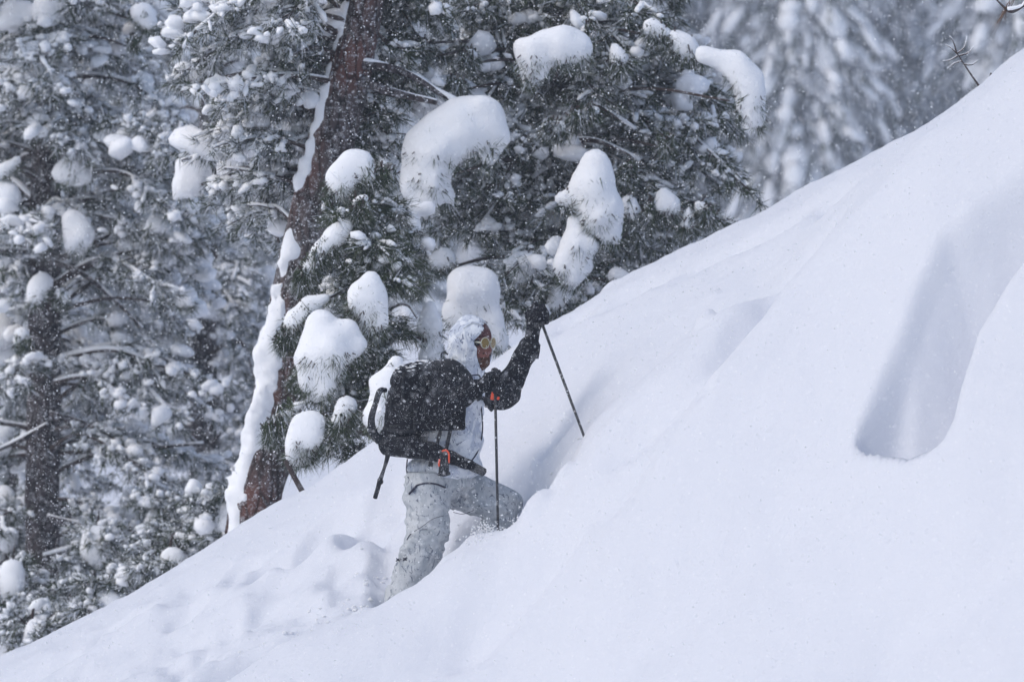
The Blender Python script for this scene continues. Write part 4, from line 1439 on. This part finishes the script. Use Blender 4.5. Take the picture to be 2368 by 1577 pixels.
strap('webbing_tab', [P(1013, 1096, 29.67), P(1027, 1098, 29.668), P(1041, 1094, 29.67)], 0.009, 0.5)
strap('hanging_strap', [P(900, 1028, 29.80), P(896, 1056, 29.79), P(888, 1084, 29.79), P(879, 1110, 29.79)], [0.016, 0.014, 0.009, 0.014], 0.4)
strap('hanging_strap', [P(879, 1108, 29.79), P(874, 1128, 29.79), P(867, 1152, 29.79)], [0.015, 0.013, 0.013], 0.35)
strap('strap_slider', [P(874, 1112, 29.787), P(885, 1115, 29.787)], 0.013, 0.5)
strap('shoulder_strap', [P(1000, 850, 29.78), P(1045, 845, 29.72), P(1078, 872, 29.74), P(1095, 905, 29.80), P(1108, 925, 29.82)], [0.035, 0.038, 0.034, 0.022, 0.014], 0.4)
strap('shoulder_strap', [P(1000, 850, 30.18), P(1050, 848, 30.22), P(1090, 875, 30.2), P(1112, 925, 30.1)], [0.035, 0.036, 0.03, 0.018], 0.4)
strap('sternum_strap', [P(1104, 918, 29.80), P(1122, 922, 29.84), P(1132, 928, 29.95)], 0.013, 0.5)
strap('sternum_strap', [P(1121, 925, 29.82), P(1128, 938, 29.82), P(1138, 950, 29.82)], [0.012, 0.010, 0.010], 0.4)
strap('orange_clip', [P(1140, 904, 29.80), P(1139, 914, 29.80), P(1138, 924, 29.80)], [0.006, 0.010, 0.011], 0.8, 'orange')
strap('orange_clip', [P(1150, 920, 29.82), P(1154, 922, 29.82)], 0.010, 0.8, 'orange')
strap('grab_loop', [P(1020, 828, 29.9), P(1021, 818, 29.9), P(1028, 814, 29.9), P(1036, 820, 29.9)], 0.004, 1.0)


ps = np.random.default_rng(12)
sd_ = Acc(PORG)
dpz, dsz = [], []
for _ in range(130):
    px = ps.uniform(905, 1070); yy_ = ps.uniform(29.80, 30.08)
    zz_ = P(px, 800, yy_)[2] - np.linspace(0, 0.25, 160)
    xx_ = P(px, 800, yy_)[0]
    pr = np.stack([np.full(160, xx_), np.full(160, yy_), zz_], -1)
    inn = np.nonzero((f_lid(pr) < 0) | (f_pack(pr) < 0))[0]
    if len(inn):
        r_ = ps.uniform(0.004, 0.014)
        dpz.append(pr[inn[0]]); dsz.append((r_ * ps.uniform(1, 2), r_ * 1.2, r_ * 0.45))
add_dabs(sd_, np.array(dpz), np.array(dsz), ps, 1)
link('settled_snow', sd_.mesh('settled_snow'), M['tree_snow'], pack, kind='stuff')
strap('side_zip', [surf(f_pack, 915, 875, lift=0.006), surf(f_pack, 905, 920, lift=0.006), surf(f_pack, 905, 970, lift=0.006), surf(f_pack, 920, 1010, lift=0.006)], 0.005, 1.0)
strap('side_strap', [surf(f_pack, 893, 935, lift=0.010), surf(f_pack, 925, 940, lift=0.010), surf(f_pack, 960, 942, lift=0.010)], 0.012, 0.3)
strap('side_strap', [surf(f_pack, 888, 990, lift=0.010), surf(f_pack, 925, 998, lift=0.010), surf(f_pack, 965, 996, lift=0.010)], 0.012, 0.3)
strap('lid_strap', [surf(f_pack, 935, 862, lift=0.012), surf(f_pack, 932, 900, lift=0.012), surf(f_pack, 930, 945, lift=0.012)], 0.011, 0.3)


# ---------------------------------------------------------------- poles
def ski_pole(label, top, through, low):
    d = unit(low - top)
    end = low
    g = ground_z(end[0], end[1])
    bot = end + d * 0.22
    root = link('ski_pole', None, None, None, bot, label=label, category='ski pole', group='poles of the hiker')
    def part(name, pts, r, m_, sides=10):
        a = Acc(bot); a.add(*tube(np.asarray(pts), r, sides)); return link(name, a.mesh(name), M[m_], root)
    part('shaft', [top + d * 0.11, (top + bot) / 2, bot], [0.0088, 0.0085, 0.0075], 'shaft')
    part('grip', [top + d * 0.012, top + d * 0.03, top + d * 0.05, top + d * 0.075, top + d * 0.10, top + d * 0.135], [0.017, 0.0185, 0.0155, 0.018, 0.0155, 0.014], 'strap', 12)
    part('knob', [top - d * 0.012, top - d * 0.004, top + d * 0.012], [0.014, 0.021, 0.019], 'strap', 12)
    part('basket', [bot - d * 0.10, bot - d * 0.094, bot - d * 0.088], [0.012, 0.05, 0.045], 'strap', 16)
    part('tip', [bot, bot + d * 0.03], [0.006, 0.002], 'shaft')
    sx = unit(np.cross(d, [0, 1, 0]))
    part('wrist_loop', spline([top + d * 0.02, top + d * 0.05 + sx * 0.05, top + d * 0.11 + sx * 0.055, top + d * 0.14 + sx * 0.02, top + d * 0.10], 18), 0.005, 'strap', 6)
    return root


ski_pole('upright dark ski pole planted in front of the hiker, gripped at chest height', P(1144, 856, 29.49), G1C, P(1152, 1238, 29.46))
ski_pole('dark ski pole planted uphill at a slant, held in the raised glove', P(1237, 704, 30.32), G2C, P(1352, 1012, 29.72))

# ---------------------------------------------------------------- loose snow kicked up, and the snowfall
rs = np.random.default_rng(8)
cr = Acc()
pp, sc_ = [], []
for _ in range(420):
    q = rs.uniform(0, 1)
    px = 1095 + 110 * q + rs.normal() * 14
    x, y = (px - 1184) / PXM * 29.6 / 30, 29.42 + rs.normal() * 0.13
    pp.append((x, y, ground_z(x, y) + abs(rs.normal()) * 0.045)); s = rs.uniform(0.002, 0.008); sc_.append((s, s, s))
for _ in range(150):
    px = rs.choice([rs.normal(1245, 45), rs.normal(880, 70), rs.uniform(480, 900), rs.normal(1060, 40)])
    x, y = (px - 1184) / PXM * 29.8 / 30, 29.55 + abs(rs.normal()) * 0.35
    s = rs.uniform(0.006, 0.022) * rs.uniform(0.4, 1.0)
    pp.append((x, y, ground_z(x, y) + s * 0.2)); sc_.append((s * 1.3, s, s * 0.8))
add_dabs(cr, np.array(pp), np.array(sc_), rs, 1)
link('loose_snow', cr.mesh('loose_snow'), M['flake'], None, kind='stuff', label='crumbs of powder kicked up round the forward knee')

NF = 205000
yy = np.concatenate([9.0 + 21.0 * rs.uniform(0, 1, 60000) ** (1 / 2.8), 30.0 + 30.0 * rs.uniform(0, 1, NF - 60150) ** 0.85, rs.uniform(4.5, 9.0, 150)])
fx = rs.uniform(-0.115, 0.115, NF) * yy + rs.normal(size=NF) * 0.1
fz = rs.uniform(-0.078, 0.078, NF) * yy + rs.normal(size=NF) * 0.1
rr = (0.0020 + 0.0036 * rs.uniform(0, 1, NF) ** 2.0) * np.where(yy > 31, 1.3, 1.0)
keep = fz > H(fx, yy) + 0.02
ctr = np.stack([fx, yy, fz], -1)[keep]; rr = rr[keep]
ua = unit(rs.normal(size=(len(ctr), 3))); ub = unit(np.cross(ua, rs.normal(size=(len(ctr), 3))))
fv = np.stack([ctr + ua * rr[:, None], ctr + ub * rr[:, None] * 0.8, ctr - ua * rr[:, None] * 0.9, ctr - ub * rr[:, None]], 1).reshape(-1, 3)      # thin ice plates
ft = (np.array([(0, 1, 2), (0, 2, 3)])[None] + (np.arange(len(ctr)) * 4)[:, None, None]).reshape(-1, 3)
link('falling_snow', new_mesh('falling_snow', fv, ft, None, False), M['flake'], None, kind='stuff', label='fine snowflakes falling through the whole scene')
